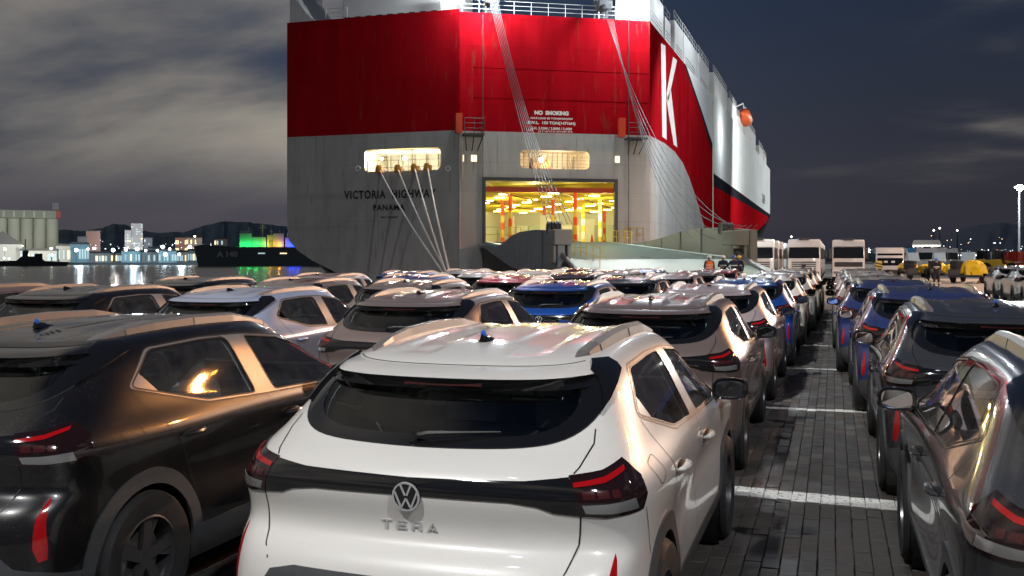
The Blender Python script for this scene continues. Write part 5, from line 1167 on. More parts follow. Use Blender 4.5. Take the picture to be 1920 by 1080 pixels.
for k, (x, y) in enumerate(((7.55, 47.3), (7.6, 42.9), (7.65, 38.5), (7.7, 34.1))):
    o = copy_tree(CAR, None, {M_WHITE: P_SILVER, M_SHEEN_TRIM: M_GLOSSBLK}, SK2); o.location = (x, y, 0)
    tag(o, '%s silver car of the short file in the open yard, right edge' % ['farthest', 'second farthest', 'third farthest', 'nearest'][k], 'car', 'silver cars in the open yard')
# ================================================================ people
M_SKIN = mat('skin', (.35, .20, .14), .6); M_NAVY = mat('coverall_navy', (.015, .02, .045), .85); M_BLKC = mat('coverall_black', (.012, .012, .014), .85); M_HIVIS = mat('vest_orange', (.9, .17, .02), .6); M_BAND = mat('reflective_band', (.7, .72, .6), .35, .2); M_BOOT = mat('boot', (.02, .017, .015), .7)
def person(loc, rz, cloth, arms, label, helmet=None, vest=False, h=1.76, stride=0.0):
    J = {'pel': (0, 0, .96), 'wai': (0, .01, 1.10), 'che': (0, 0, 1.33), 'nec': (0, .005, 1.50), 'hea': (0, -.015, 1.60), 'top': (0, -.01, 1.71)}
    rad = {'pel': (.155, .115), 'wai': (.145, .105), 'che': (.175, .115), 'nec': (.062, .062), 'hea': (.085, .098), 'top': (.062, .075)}
    ed = [('pel', 'wai'), ('wai', 'che'), ('che', 'nec'), ('nec', 'hea'), ('hea', 'top')]
    for s, n in ((-1, 'l'), (1, 'r')):
        el, ha = arms[0 if s < 0 else 1]
        J.update({n+'sh': (s*.19, .0, 1.43), n+'el': el, n+'wr': ha, n+'hip': (s*.10, 0, .90), n+'kn': (s*.12, -.02 + s*stride*.5, .50), n+'an': (s*.13, .03 + s*stride, .09), n+'to': (s*.15, -.13 + s*stride, .045)})
        hx = Vector(ha) + (Vector(ha) - Vector(el)).normalized()*.085; J[n+'fi'] = tuple(hx)
        rad.update({n+'sh': (.075, .075), n+'el': (.052, .052), n+'wr': (.038, .038), n+'fi': (.030, .022), n+'hip': (.105, .105), n+'kn': (.075, .075), n+'an': (.055, .055), n+'to': (.045, .035)})
        ed += [('che', n+'sh'), (n+'sh', n+'el'), (n+'el', n+'wr'), (n+'wr', n+'fi'), ('pel', n+'hip'), (n+'hip', n+'kn'), (n+'kn', n+'an'), (n+'an', n+'to')]
    ks = list(J); me = D.meshes.new('body'); me.from_pydata([J[k] for k in ks], [(ks.index(a), ks.index(b)) for a, b in ed], [])
    o = D.objects.new('tmp', me); COL.objects.link(o); sk = o.modifiers.new('s', 'SKIN'); sk.use_smooth_shade = True
    for i, k in enumerate(ks): me.skin_vertices[0].data[i].radius = rad[k]; me.skin_vertices[0].data[i].use_root = (k == 'pel')
    o.modifiers.new('d', 'SUBSURF').levels = 2
    me2 = D.meshes.new_from_object(o.evaluated_get(bpy.context.evaluated_depsgraph_get())); D.objects.remove(o)
    me2.materials.clear()
    for m in (cloth, M_SKIN, M_BOOT): me2.materials.append(m)
    for p in me2.polygons:
        c = p.center; hand = min((c - Vector(J[n+'wr'])).dot((Vector(J[n+'fi']) - Vector(J[n+'wr'])).normalized())*(-1) + (0 if (c - Vector(J[n+'fi'])).length < .13 else 9) for n in 'lr') < 0
        p.material_index = 1 if (c.z > 1.515 or hand) else (2 if c.z < .13 else 0)
    me2.name = 'body'; r_ = empty('person', loc, rz, label, 'person'); r_.scale = (h/1.76,)*3
    link('body', me2, r_)
    fc = MB(); fc.cbox((0, -.112, 1.60), (.022, .03, .035)); fc.build('nose', M_SKIN, r_, bevel=.006)
    hair = MB(); hair.lathe([(.0, .125), (.05, .115), (.085, .08), (.097, .03), (.098, -.005)], 14, Matrix.Translation((0, .01, 1.62))); hair.build('hair', M_BOOT, r_, smooth=True)
    if helmet:
        hm = MB(); hm.lathe([(.0, .145), (.06, .135), (.10, .09), (.118, .03), (.135, .022), (.135, .012), (.115, .010)], 16, Matrix.Translation((0, -.005, 1.635))); hm.build('helmet', helmet, r_, smooth=True)
    if vest:
        v = MB(); v.lathe([(.195, 0), (.20, .12), (.215, .28), (.185, .42), (.10, .455)], 16, Matrix.Translation((0, 0, 1.02)) @ Matrix.Diagonal((1, .72, 1, 1))); v.build('vest', M_HIVIS, r_, smooth=True)
        for z in (1.10, 1.24): b = MB(); b.lathe([(.214, 0), (.214, .045)], 16, Matrix.Translation((0, 0, z)) @ Matrix.Diagonal((1, .73, 1, 1))); b.build('reflective_band', M_BAND, r_)
    else:
        b = MB(); b.lathe([(.196, 0), (.20, .05)], 16, Matrix.Translation((0, 0, 1.22)) @ Matrix.Diagonal((1, .72, 1, 1))); b.build('reflective_band', M_BAND, r_)
        for s in (-1, 1):
            k = Vector(J['lan' if s < 0 else 'ran']); b = MB(); b.lathe([(.085, 0), (.085, .05)], 12, Matrix.Translation((k.x, k.y - .005, .24))); b.build('ankle_band', M_BAND, r_)
    return r_
DOWN = ((-.25, .02, 1.17), (-.24, -.04, .93)), ((.25, .02, 1.17), (.24, -.04, .93))
FOLD = ((-.26, .0, 1.18), (-.02, -.20, 1.20)), ((.26, .0, 1.18), (.03, -.21, 1.14))
HIPS = ((-.34, .06, 1.20), (-.17, -.06, 1.02)), ((.34, .06, 1.20), (.17, -.06, 1.02))
H_WH = mat('helmet_white', (.75, .75, .72), .35); H_BL = mat('helmet_blue', (.05, .15, .5), .35); H_YE = mat('helmet_yellow', (.8, .55, .05), .35)
p = atH(1756, 538.5, 0); person(p, R(-20), M_BLKC, FOLD, 'worker in black coverall with a reflective chest band, alone in the open yard', H_BL, h=1.80, stride=.03)
for px, rz, cl, ar, lab, he, ve in ((1330, 20, M_NAVY, DOWN, 'worker in an orange high-visibility vest beside the foot of the ramp', H_WH, True), (1356, -15, M_NAVY, FOLD, 'worker in navy coverall, leftmost of the three beside the ramp railing', H_WH, False),
                                (1376, 35, M_NAVY, HIPS, 'worker in navy coverall, middle of the three beside the ramp railing', H_BL, False), (1386, -30, M_NAVY, DOWN, 'worker in navy coverall, rightmost of the three beside the ramp railing', H_YE, False)):
    p = atz(px, 490, 50.6 if px != 1376 else 49.9); p.z = .24
    person(p, R(rz), cl, ar, lab, he, ve, h=1.72)
stp = MB(); a = atz(1322, 490, 50.3); b = atz(1396, 490, 50.3); stp.box((a.x - .6, a.y - 1.1, 0), (b.x + .6, b.y + 1.1, .24)); tag(stp.build('loading_step', mat('step_concrete', (.2, .2, .19), .8), bevel=.02), 'low concrete step beside the foot of the ship ramp', 'step')
# ================================================================ trucks
M_TW = paint('truck_white', (.74, .72, .70), 0, .3, .10); M_TG = mat('truck_grey', (.05, .05, .055), .5); M_TGL = mat('truck_glass', (.012, .014, .016), .05, coat=1)
def make_truck(star=True):
    r_ = empty('white_truck'); b = MB()
    b.prism([(0, .95), (.05, 2.0), (.18, 2.72), (.42, 3.18), (.60, 3.27), (2.25, 3.27), (2.25, 1.0), (1.35, .95), (1.30, .55), (.10, .50), (-.02, .62)], 2.44, 'yz', -1.22); cab = b.build('cab', M_TW, r_, bevel=.14, smooth=True)
    w = MB(); w.add([(-1.14, -.002, 1.80), (1.14, -.002, 1.80), (1.10, .122, 2.64), (-1.10, .122, 2.64)], [(0, 1, 2, 3)]); w.build('windscreen', M_TGL, r_)
    v = MB(); v.box((-1.12, -.06, 2.66), (1.12, .12, 2.72)); v.build('sun_visor', M_TG if not star else M_TW, r_, bevel=.01)
    rr = MB(); rr.box((-.42, .35, 3.24), (.42, .9, 3.36)); rr.build('roof_hatch', M_TG, r_, bevel=.03)
    n = 4 if star else 6
    for k in range(n):
        gq = MB(); z = (.98 + .16*k) if star else (1.16 + .055*k); gq.box((-.90 if star else -1.02, -.045, z), (.90 if star else 1.02, .02, z + (.075 if star else .035))); gq.build('grille_bar', M_TG, r_)
    if not star: gq = MB(); gq.box((-1.05, -.02, 1.12), (1.05, .03, 1.50)); gq.build('grille', M_TG, r_)
    e_ = MB(); Me = Matrix.Translation((0, -.06, 1.22 if star else 1.33)) @ Matrix.Rotation(R(90), 4, 'X')
    if star:
        e_.lathe([(.13, 0), (.165, .0), (.165, .03), (.13, .03)], 20, Me, close=True)
        for k in range(3): Mk = Me @ Matrix.Rotation(R(120*k + 90), 4, 'Z'); e_.prism([(0, -.022), (.14, 0), (0, .022)], .03, 'xy', 0, Mk)
        dsk = MB(); dsk.lathe([(0.001, -.01), (.165, -.01)], 20, Me); dsk.build('badge_disc', M_TG, r_)
    else: e_.lathe([(.05, 0), (.085, 0), (.085, .03), (.05, .03)], 16, Me, close=True)
    e_.build('badge', M_CHROME, r_)
    bp_ = MB(); bp_.box((-1.22, -.10, .32), (1.22, .12, .86)); bo = bp_.build('bumper', M_TW, r_, bevel=.05); 
    bl = MB(); bl.box((-.95, -.115, .34), (.95, -.09, .56)); bl.build('bumper_intake', M_TG, bo)
    for s in (-1, 1):
        hl = MB(); hl.box((s*.72 if s > 0 else -1.12, -.125, .58), (1.12 if s > 0 else -.72, -.08, .76)); hl.build('headlight', M_LAMPCLR, r_, bevel=.02)
        m_ = MB(); m_.box((s*1.36 - .10, -.02, 1.75), (s*1.36 + .10, .12, 2.55)); mo = m_.build('mirror', M_TG, r_, bevel=.03); a_ = MB(); a_.tube([(s*1.18, .2, 2.6), (s*1.36, .08, 2.56)], .03, 5); a_.tube([(s*1.18, .2, 1.7), (s*1.36, .08, 1.78)], .03, 5); a_.build('mirror_arm', M_TG, mo)
        sw_ = MB(); sw_.add([(s*1.225, .35, 1.75), (s*1.225, 1.25, 1.75), (s*1.225, 1.25, 2.55), (s*1.225, .42, 2.55)], [(0, 1, 2, 3)]); sw_.build('side_window', M_TGL, r_)
        dl = MB(); dl.tube([(s*1.224, .28, 1.0), (s*1.224, .30, 2.65), (s*1.224, 1.33, 2.65), (s*1.224, 1.33, 1.0)], .012, 4); dl.build('door_gap', M_TG, r_)
        for y in (.95, 4.9):
            Mx = Matrix.Translation((s*1.05, y, .50)) @ Matrix.Rotation(R(90)*s, 4, 'Y'); wq = MB(); wq.lathe([(.27, -.14), (.46, -.15), (.50, -.11), (.50, .11), (.46, .15), (.27, .14), (.26, .02), (.001, .05)], 20, Mx); wo = wq.build('wheel', M_RUBBER, r_, smooth=True)
            hb = MB(); hb.lathe([(.255, .08), (.24, .03), (.12, .05), (.10, .13), (.001, .13)], 14, Mx); hb.build('rim', M_RIM, wo, smooth=True)
        ft = MB(); ft.box((s*1.15 - .12, 2.2, .55), (s*1.15 + .12, 3.6, 1.05)); ft.build('fuel_tank', M_TG, r_, bevel=.06)
    ch = MB(); ch.box((-.45, .3, .70), (-.33, 6.0, .95)); ch.box((.33, .3, .70), (.45, 6.0, .95)); ch.box((-.4, 4.2, .95), (.4, 5.4, 1.08)); ch.build('chassis', M_TG, r_)
    return r_
TR = make_truck(True); TR2 = make_truck(False); index_kids()
SKT = {'door_gap', 'mirror_arm', 'badge', 'badge_disc', 'grille_bar', 'bumper_intake', 'headlight', 'rim', 'fuel_tank', 'sun_visor'}
M_TPB = paint('truck_blue', (.06, .30, .55), .2, .3, .05)
spots = [(1421, 528, 'left', TR), (1507.5, 528, 'middle', TR), (1591, 527, 'right', TR2)]
for px, py, nm, T in spots:
    P0 = atH(px, py, 0); nb = 7 if nm != 'right' else 3
    for k in range(nb):
        if k == 0 and T.get('label') is None: o = T
        else: o = copy_tree(T, None, None, SKT if k else ())
        o.location = (P0.x, P0.y + k*6.9, 0)
        w_ = {'left': 'left truck file beside the ramp', 'middle': 'middle truck file', 'right': 'right truck file beside the bus'}[nm]
        tag(o, ('white cab-over truck at the head of the %s' % w_) if k == 0 else '%s white truck from the front of the %s' % (['', 'second', 'third', 'fourth', 'fifth', 'sixth', 'last'][k], w_), 'truck', 'white trucks queued in files')
for k, (px, z, blue) in enumerate(((1706, 118, 0), (1722, 116, 1), (1739, 112, 0), (1758, 114, 0), (1778, 118, 0))):
    o = copy_tree(TR, None, {M_TW: M_TPB} if blue else None, SKT); p = atz(px, 483, z); o.location = (p.x, p.y, 0); o.scale = (.92,)*3
    tag(o, '%s cab-over truck far off behind the yellow machines, %s from the left' % ('light blue' if blue else 'white', ['first', 'second', 'third', 'fourth', 'fifth'][k]), 'truck', 'trucks behind the yellow machines')
# coach
r_ = empty('white_bus', label='white bus facing the camera beside the truck file, dark windscreen', cat='bus'); p = atz(1669, 483, 88); r_.location = (p.x, p.y, 0)
b = MB(); b.prism([(0, .35), (-.05, 1.0), (.08, 2.0), (.35, 2.62), (.7, 2.75), (8.5, 2.75), (8.5, .35)], 2.35, 'yz', -1.175); b.build('body', M_TW, r_, bevel=.08, smooth=True)
w = MB(); w.add([(-1.08, -.065, 1.15), (1.08, -.065, 1.15), (1.05, .13, 2.22), (-1.05, .13, 2.22)], [(0, 1, 2, 3)]); w.build('windscreen', M_TGL, r_)
for k in range(2): w = MB(); w.cbox((-.35 + .6*k, -.05 + .04, 1.45), (.3, .02, .22), None); w.build('window_notice', T_WHITE, r_)
for k in range(6): w = MB(); w.add([(-1.18, .8 + 1.25*k, 1.35), (-1.18, 1.95 + 1.25*k, 1.35), (-1.18, 1.95 + 1.25*k, 2.2), (-1.18, .8 + 1.25*k, 2.2)], [(0, 1, 2, 3)]); w.build('side_window', M_TGL, r_)
for s in (-1, 1):
    w = MB(); w.cbox((s*.9, -.06, .72), (.35, .06, .16)); w.build('headlight', M_LAMPCLR, r_, bevel=.02)
    for y in (1.6, 6.6): w = MB(); w.lathe([(.22, -.12), (.40, -.13), (.43, 0), (.40, .13), (.001, .08)], 16, Matrix.Translation((s*1.05, y, .43)) @ Matrix.Rotation(R(90)*s, 4, 'Y')); w.build('wheel', M_RUBBER, r_, smooth=True)
w = MB(); w.box((-1.0, -.09, .40), (1.0, -.02, .60)); w.build('bumper', M_TG, r_)
# striped hazard board
r_ = empty('hazard_board', label='small board with slanting yellow and black stripes in front of the bus', cat='sign'); p = atz(1648, 483, 70); r_.location = (p.x, p.y, 0)
b = MB(); b.box((-.22, 0, .98), (.22, .03, 1.62)); b.build('board', S_YEL, r_)
for k in range(3):
    s_ = MB(); s_.prism([(-.22, 1.04 + .19*k), (.22, .98 + .19*k - .03), (.22, 1.06 + .19*k - .02), (-.22, 1.13 + .19*k)], -.004, 'xz', -.001); s_.build('black_stripe', T_BLK, r_)
b = MB(); b.tube([(0, .015, 0), (0, .015, 1.0)], .03, 6); b.build('post', M_TG, r_)
# ================================================================ bus chassis under yellow covers
M_TARP = mat('tarp_yellow', (.80, .50, .01), .5, noise=(2.5, .2, .1)); M_PLAS = mat('plastic_wrap', (.35, .50, .62), .25, .1)
def tarp(mb, c, d, seed):
    rn = random.Random(seed); n, m = 28, 8; v = []
    for i in range(m + 1):
        ph = math.pi/2*i/m
        for j in range(n):
            t = 2*math.pi*j/n; k = 1 + .12*math.sin(7*t + seed)*math.sin(ph) + rn.uniform(-.04, .04)
            v.append((c[0] + d[0]*math.sin(ph)**.7*math.cos(t)*k, c[1] + d[1]*math.sin(ph)**.7*math.sin(t)*k, c[2] + d[2]*math.cos(ph)**.8*(1 + rn.uniform(-.04, .04))))
    mb.add(v, [(i*n + j, i*n + (j+1) % n, (i+1)*n + (j+1) % n, (i+1)*n + j) for i in range(m) for j in range(n)])
def chassis(loc, rz, label, seed):
    r_ = empty('bus_chassis', loc, rz, label, 'vehicle chassis', 'bare bus chassis with yellow covers')
    f = MB(); f.box((-.45, -1.6, .55), (-.33, 6.4, .80)); f.box((.33, -1.6, .55), (.45, 6.4, .80))
    for k in range(6): f.box((-.45, -1.4 + 1.4*k, .60), (.45, -1.3 + 1.4*k, .72))
    f.box((-1.1, -1.7, .45), (1.1, -1.5, .62)); f.build('frame', mat('chassis_dark', (.03, .03, .032), .5, .3), r_)
    for s in (-1, 1):
        for y in (0, 5.0):
            Mx = Matrix.Translation((s*.98, y, .50)) @ Matrix.Rotation(R(90)*s, 4, 'Y'); w = MB(); w.lathe([(.27, -.14), (.46, -.15), (.50, -.1), (.50, .1), (.46, .15), (.27, .14), (.26, .0), (.001, .03)], 18, Mx); w.build('wheel', M_RUBBER, r_, smooth=True)
    for k in range(3): w = MB(); w.lathe([(.27, -.12), (.47, -.13), (.5, 0), (.47, .13), (.27, .12)], 18, Matrix.Translation((-.60, -.9, .98 + .25*k)), close=True); w.build('stacked_tyre', M_RUBBER, r_, smooth=True)
    t = MB(); tarp(t, (.50, -1.1, .55), (.62 + .25*(seed > 15), .55, .75 + .35*(seed > 15)), seed); t.build('yellow_cover', M_TARP, r_, smooth=True)
    t = MB(); tarp(t, (.1, 1.3, .75), (.8, .6, .75), seed + 3); t.build('yellow_cover', M_TARP, r_, smooth=True)
    w = MB(); w.prism([(-.2, 1.55), (.55, 1.55), (.3, 2.25), (.0, 2.25)], .9, 'yz', -.45); w.build('wrapped_dashboard', M_PLAS, r_, bevel=.03)
    w = MB(); w.box((-1.1, -1.74, .62), (-.35, -1.5, 1.0)); w.build('radiator', M_TG, r_)
for k, (px, z, rz, lab) in enumerate(((1712, 80, 18, 'leftmost bare chassis with black tyres and yellow covers, right of the bus'), (1762, 78, 10, 'bare chassis with yellow cover behind the worker in black'), (1815, 72, -14, 'bare chassis with a big yellow wrapped bundle, right of the worker in black'))):
    p = atz(px, 483, z); chassis((p.x, p.y, 0), R(rz), lab, k*7 + 2)
# engines and axles on pallets, farther right
rn = random.Random(8)
for k in range(5):
    p = atz(1850 + 17*k, 483, 74 - k); r_ = empty('palletised_engine', (p.x, p.y, 0), R(rn.uniform(-20, 20)), 'grey engine block on a pallet, %s in the line beyond the silver cars' % ['first', 'second', 'third', 'fourth', 'fifth'][k], 'engine', 'engines on pallets')
    m_ = MB(); m_.box((-.5, -.4, .15), (.5, .4, .75)); m_.tube([(-.4, -.42, .85), (.4, -.42, .85)], .12, 8); m_.box((-.3, -.3, .75), (.3, .3, 1.15)); m_.build('block', mat('engine_grey', (.12, .13, .14), .4, .5), r_, bevel=.04)
    q = MB(); q.lathe([(.001, 0), (.2, 0), (.2, .08), (.001, .08)], 12, Matrix.Translation((.2, -.5, .5)) @ Matrix.Rotation(R(90), 4, 'X')); q.build('fan', M_TG, r_)
    m_ = MB()
    for j in range(3): m_.box((-.6, -.5 + .42*j, .0), (.6, -.36 + .42*j, .15))
    m_.build('pallet', mat('pallet_wood', (.25, .17, .10), .8), r_)
# yellow loaders and red containers behind
for k, (px, z) in enumerate(((1848, 120), (1878, 112))):
    p = atz(px, 483, z); r_ = empty('yellow_loader', (p.x, p.y, 0), R(-25), ['left yellow loader with a dark glazed cab at the far right', 'right yellow loader with a dark glazed cab beside the red boxes'][k], 'loader', 'yellow loaders')
    m_ = MB(); m_.prism([(-2.4, .8), (-2.4, 1.5), (.2, 1.7), (.4, 1.1), (2.2, 1.0), (2.2, .7)], 1.6, 'xz', -.8); m_.build('body', mat('loader_yellow', (.75, .48, .02), .4), r_, bevel=.06)
    m_ = MB(); m_.prism([(-.9, 1.6), (-.8, 2.7), (.3, 2.7), (.45, 1.6)], 1.3, 'xz', -.65); m_.build('cab', M_TGL, r_, bevel=.04)
    m_ = MB(); m_.prism([(2.2, .3), (3.1, .15), (3.2, .3), (2.7, 1.1), (2.3, 1.0)], 2.2, 'xz', -1.1); m_.tube([(.6, -.6, 1.5), (2.4, -.6, .7)], .1, 6); m_.tube([(.6, .6, 1.5), (2.4, .6, .7)], .1, 6); m_.build('bucket', mat('loader_yellow', (.75, .48, .02), .4), r_)
    for x in (-1.4, 1.3):
        for s in (-1, 1): w = MB(); w.lathe([(.3, -.2), (.6, -.2), (.65, 0), (.6, .2), (.001, .1)], 16, Matrix.Translation((x, s*.9, .65)) @ Matrix.Rotation(R(-90)*s, 4, 'X')); w.build('wheel', M_RUBBER, r_, smooth=True)
for k, (px, z, c, zz) in enumerate(((1900, 112, 'red', 0), (1921, 112, 'orange', 0), (1907, 117, 'red', 1.3), (1935, 112, 'red', 1.3))):
    p = atz(px, 483, z); r_ = empty('flat_rack', (p.x, p.y, zz), R(5), '%s steel crate at the right edge of the yard, %s' % (c, ['lower left', 'lower right', 'upper left of the stack', 'upper right of the stack'][k]), 'crate', 'steel crates at the right edge')
    col = mat('crate_' + c, (.55, .05, .03) if c == 'red' else (.70, .22, .06), .5); m_ = MB(); m_.box((-1.2, -1, .05), (1.2, 1, 1.25)); m_.build('box', col, r_, bevel=.02)
    for j in range(7): m_ = MB(); m_.box((-1.15 + .36*j, -1.05, .1), (-1.03 + .36*j, -1.0, 1.2)); m_.build('rib', col, r_)
# ================================================================ distant land, the far shore, the warship
M_HILL = mat('hill_haze', (.09, .15, .19), .95, noise=(.01, .3, 0))  # night haze over the hills is put into this bluish colour
def ridge(name, pts, z, back, step=8, jit=1.2, seed=1, base=-3.0, m=None):
    rn = random.Random(seed); xs = np.arange(pts[0][0], pts[-1][0] + 1, step); ys = np.interp(xs, [p[0] for p in pts], [p[1] for p in pts]); mb = MB(); n = len(xs); rows = []
    for k, (dz, f) in enumerate(((-back*.8, 0.0), (-back*.45, .45), (-back*.2, .8), (0, 1.0), (back*.5, .7), (back, 0))):
        row = []
        for x, y in zip(xs, ys):
            p = atz(x, 483, z); top = (483 - y + rn.uniform(-jit, jit))*z/F + CAMH; d = ray(x, 483).normalized(); q = p + d*(dz + (rn.uniform(-.05, .05)*back if 0 < k < 5 else 0)); row.append((q.x, q.y, base + (top - base)*f*(1 + (rn.uniform(-.02, .02) if f not in (0, 1) else 0))))
        rows += row
    mb.add(rows, [(r*n + i, r*n + i + 1, (r+1)*n + i + 1, (r+1)*n + i) for r in range(5) for i in range(n - 1)])
    return tag(mb.build(name, m or M_HILL, smooth=True), kind='structure')
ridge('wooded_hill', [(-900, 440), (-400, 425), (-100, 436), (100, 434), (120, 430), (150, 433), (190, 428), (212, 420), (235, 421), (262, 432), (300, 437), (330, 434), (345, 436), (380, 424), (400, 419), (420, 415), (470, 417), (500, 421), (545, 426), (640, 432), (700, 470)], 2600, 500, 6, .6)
ridge('far_mountain', [(1560, 474), (1660, 466), (1720, 458), (1768, 446), (1800, 430), (1830, 423), (1880, 417), (1905, 421), (1990, 436), (2200, 425), (2600, 445), (2900, 470)], 3000, 600, 10, .5, 1, m=mat('mountain_haze', (.20, .25, .31), .95))  # the same haze is put into the mountain's paler colour
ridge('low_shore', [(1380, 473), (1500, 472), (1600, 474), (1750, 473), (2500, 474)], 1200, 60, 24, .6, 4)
WHT = glow('far_lamp_white', (.80, .95, 1), 18); WARMG = glow('far_lamp_warm', (1, .62, .25), 18); LITW = glow('lit_window_cool', (.65, .92, 1), .75); LITY = glow('lit_window_warm', (1, .75, .4), 2.0)
ZS = 545
def far_box(name, x0, x1, yt, z, m, label, cat, yb=None, depth=25, roof=None, wins=None, group=None, rooft=0.0):
    """a building seen between two pixel columns at depth z"""
    c = atz((x0 + x1)/2, 483, z); w = (x1 - x0)*z/F; h = (483 - yt)*z/F + CAMH; zb = -1.6; a = math.atan2(c.y, c.x) - R(90)
    r_ = empty(name, (c.x, c.y, zb), a, label, cat, group); h -= zb
    b = MB(); b.box((-w/2, 0, 0), (w/2, depth, h)); b.build('wall', m, r_)
    rf = MB()
    if roof == 'gable': rf.prism([(-w/2 - .6, h), (w/2 + .6, h), (0, h + rooft)], depth, 'xz', -.4)
    elif roof == 'low': rf.prism([(-w/2 - .4, h), (w/2 + .4, h), (w/2 - .5, h + rooft), (-w/2 + .5, h + rooft)], depth, 'xz', -.4)
    else: rf.box((-w/2 - .3, -.3, h), (w/2 + .3, depth, h + .8))
    rf.build('roof', mat('far_roof', (.05, .05, .055), .8), r_)
    if wins:
        nx, nz, frac, mm, sd_ = wins; rn = random.Random(sd_); mx_ = MB(); n = 0
        for i in range(nx):
            for j in range(nz):
                if rn.random() < frac:
                    x = -w/2 + w*(i + .5)/nx; z_ = h*(j + .5)/nz; q = MB(); q.box((x - w/nx*.32, -.35, z_ - h/nz*.25), (x + w/nx*.32, -.05, z_ + h/nz*.25)); q.build('lit_window', mm if rn.random() < .75 else LITY, r_)
    return r_
CONC = mat('silo_concrete', (.42, .43, .38), .85, noise=(.06, .12, .05)); PALE = mat('far_wall_pale', (.30, .30, .30), .8, noise=(.05, .2, .05)); BRK = mat('far_wall_brick', (.14, .08, .07), .8); DKB = mat('far_wall_dark', (.06, .07, .08), .8)
# silos
Zs = 600; sc_ = atz(50, 483, Zs); a = math.atan2(sc_.y, sc_.x) - R(90)
r_ = empty('grain_silo', (sc_.x, sc_.y, -1.6), a, 'tall pale concrete grain silo block with round bins on the far shore', 'silo'); u = Zs/F
for k in range(7):
    x = (-48 + 22.2*k - 50 + 9)*u; mb = MB(); mb.lathe([(11.0*u, 0), (11.0*u, 74*u + 3.4), (.01, 74*u + 3.4)], 20, Matrix.Translation((x, 9, 0))); mb.build('silo_bin', CONC, r_, smooth=True)
mb = MB(); mb.box((-110*u, 0, 74*u + 3.5), (50*u, 22, 89*u + 3.4)); gl_ = mb.build('conveyor_gallery', mat('gallery_grey', (.24, .25, .22), .85), r_)
for k in range(9): mb = MB(); mb.box((-108*u + 17*k*u, -.3, 76*u + 3.4), (-105*u + 17*k*u, -.05, 87*u + 3.4)); mb.build('gallery_rib', CONC, gl_)
mb = MB(); mb.box((43*u, 2, 90*u + 3.4), (55*u, 12, 104*u + 3.5)); mb.build('head_house', mat('head_house', (.16, .15, .18), .8), r_)
mb = MB(); mb.box((50*u, 1, 75*u + 3.4), (58*u, 8, 90*u + 3.2)); mb.build('red_sign_box', mat('sign_red', (.30, .07, .06), .7), r_)
lamp('SPOT', (sc_.x + 60, sc_.y - 60, 10), 170000, (1, 1, .85), 1, (sc_.x, sc_.y, 18), 80)
far_box('gabled_warehouse', -30, 38, 458, 560, PALE, 'low warehouse with a dark gabled roof in front of the silo block', 'warehouse', roof='gable', rooft=7.5)
far_box('apartment_block', 162, 187, 434, 950, BRK, 'brick red apartment block on the far shore, left of the tall tower', 'building', wins=(5, 8, .12, LITW, 2))
far_box('apartment_block', 146, 163, 445, 940, DKB, 'low dark block joined to the left of the brick red apartment block', 'building', wins=(4, 4, .2, LITW, 3))
far_box('tower_block', 246, 267, 419, 1000, PALE, 'tallest pale high-rise tower on the far shore with a few lit windows', 'building', wins=(5, 16, .30, LITW, 4))
far_box('tower_block', 234, 245, 432, 990, PALE, 'slimmer tower standing left of the tallest high-rise', 'building', wins=(3, 10, .35, LITW, 5))
far_box('tower_block', 270, 285, 447, 990, DKB, 'low dark block right of the tallest high-rise', 'building', wins=(4, 5, .2, LITW, 6))
far_box('office_block', 329, 349, 447, 800, BRK, 'long low building with warm windows left of the grey warship', 'building', wins=(6, 3, .3, LITY, 7)); far_box('office_block', 350, 378, 446, 820, PALE, 'pale flat building just above the bow of the warship', 'building', wins=(8, 3, .35, LITY, 8)); far_box('office_block', 402, 426, 448, 900, PALE, 'small pale building on the hillside behind the warship number', 'building', wins=(6, 3, .2, LITW, 9))
rn = random.Random(12)
for k, (x0, x1, yt) in enumerate(((-60, -12, 470), (40, 104, 470), (106, 133, 461), (133, 166, 458), (168, 206, 475), (200, 228, 474), (229, 262, 471), (262, 296, 473), (278, 300, 466), (298, 330, 471), (331, 352, 473), (352, 375, 470))):
    far_box('dock_shed', x0, x1, yt, ZS + 12 + (k % 3)*9, PALE if k % 3 else mat('shed_teal', (.16, .28, .33), .6), 'lit dock shed on the far quay, %s from the left' % ['first', 'second', 'third', 'fourth', 'fifth', 'sixth', 'seventh', 'eighth', 'ninth', 'tenth', 'eleventh', 'twelfth'][k], 'shed', roof='low', rooft=1.2, depth=14, wins=(7, 1, .6, LITW, 20 + k), group='sheds on the far quay')
mb = MB(); a = atz(-400, 483, ZS); b = atz(400, 483, ZS); d = (b - a).normalized(); n = Vector((-d.y, d.x, 0)); mb.add([(a.x, a.y, -5), (b.x, b.y, -5), (b.x, b.y, -.9), (a.x, a.y, -.9), tuple(a + n*1500 + Vector((0, 0, -CAMH - .9))), tuple(b + n*1500 + Vector((0, 0, -CAMH - .9)))], [(0, 1, 2, 3), (3, 2, 5, 4)])
tag(mb.build('far_quay', mat('far_quay_dark', (.04, .045, .05), .8)), kind='structure')
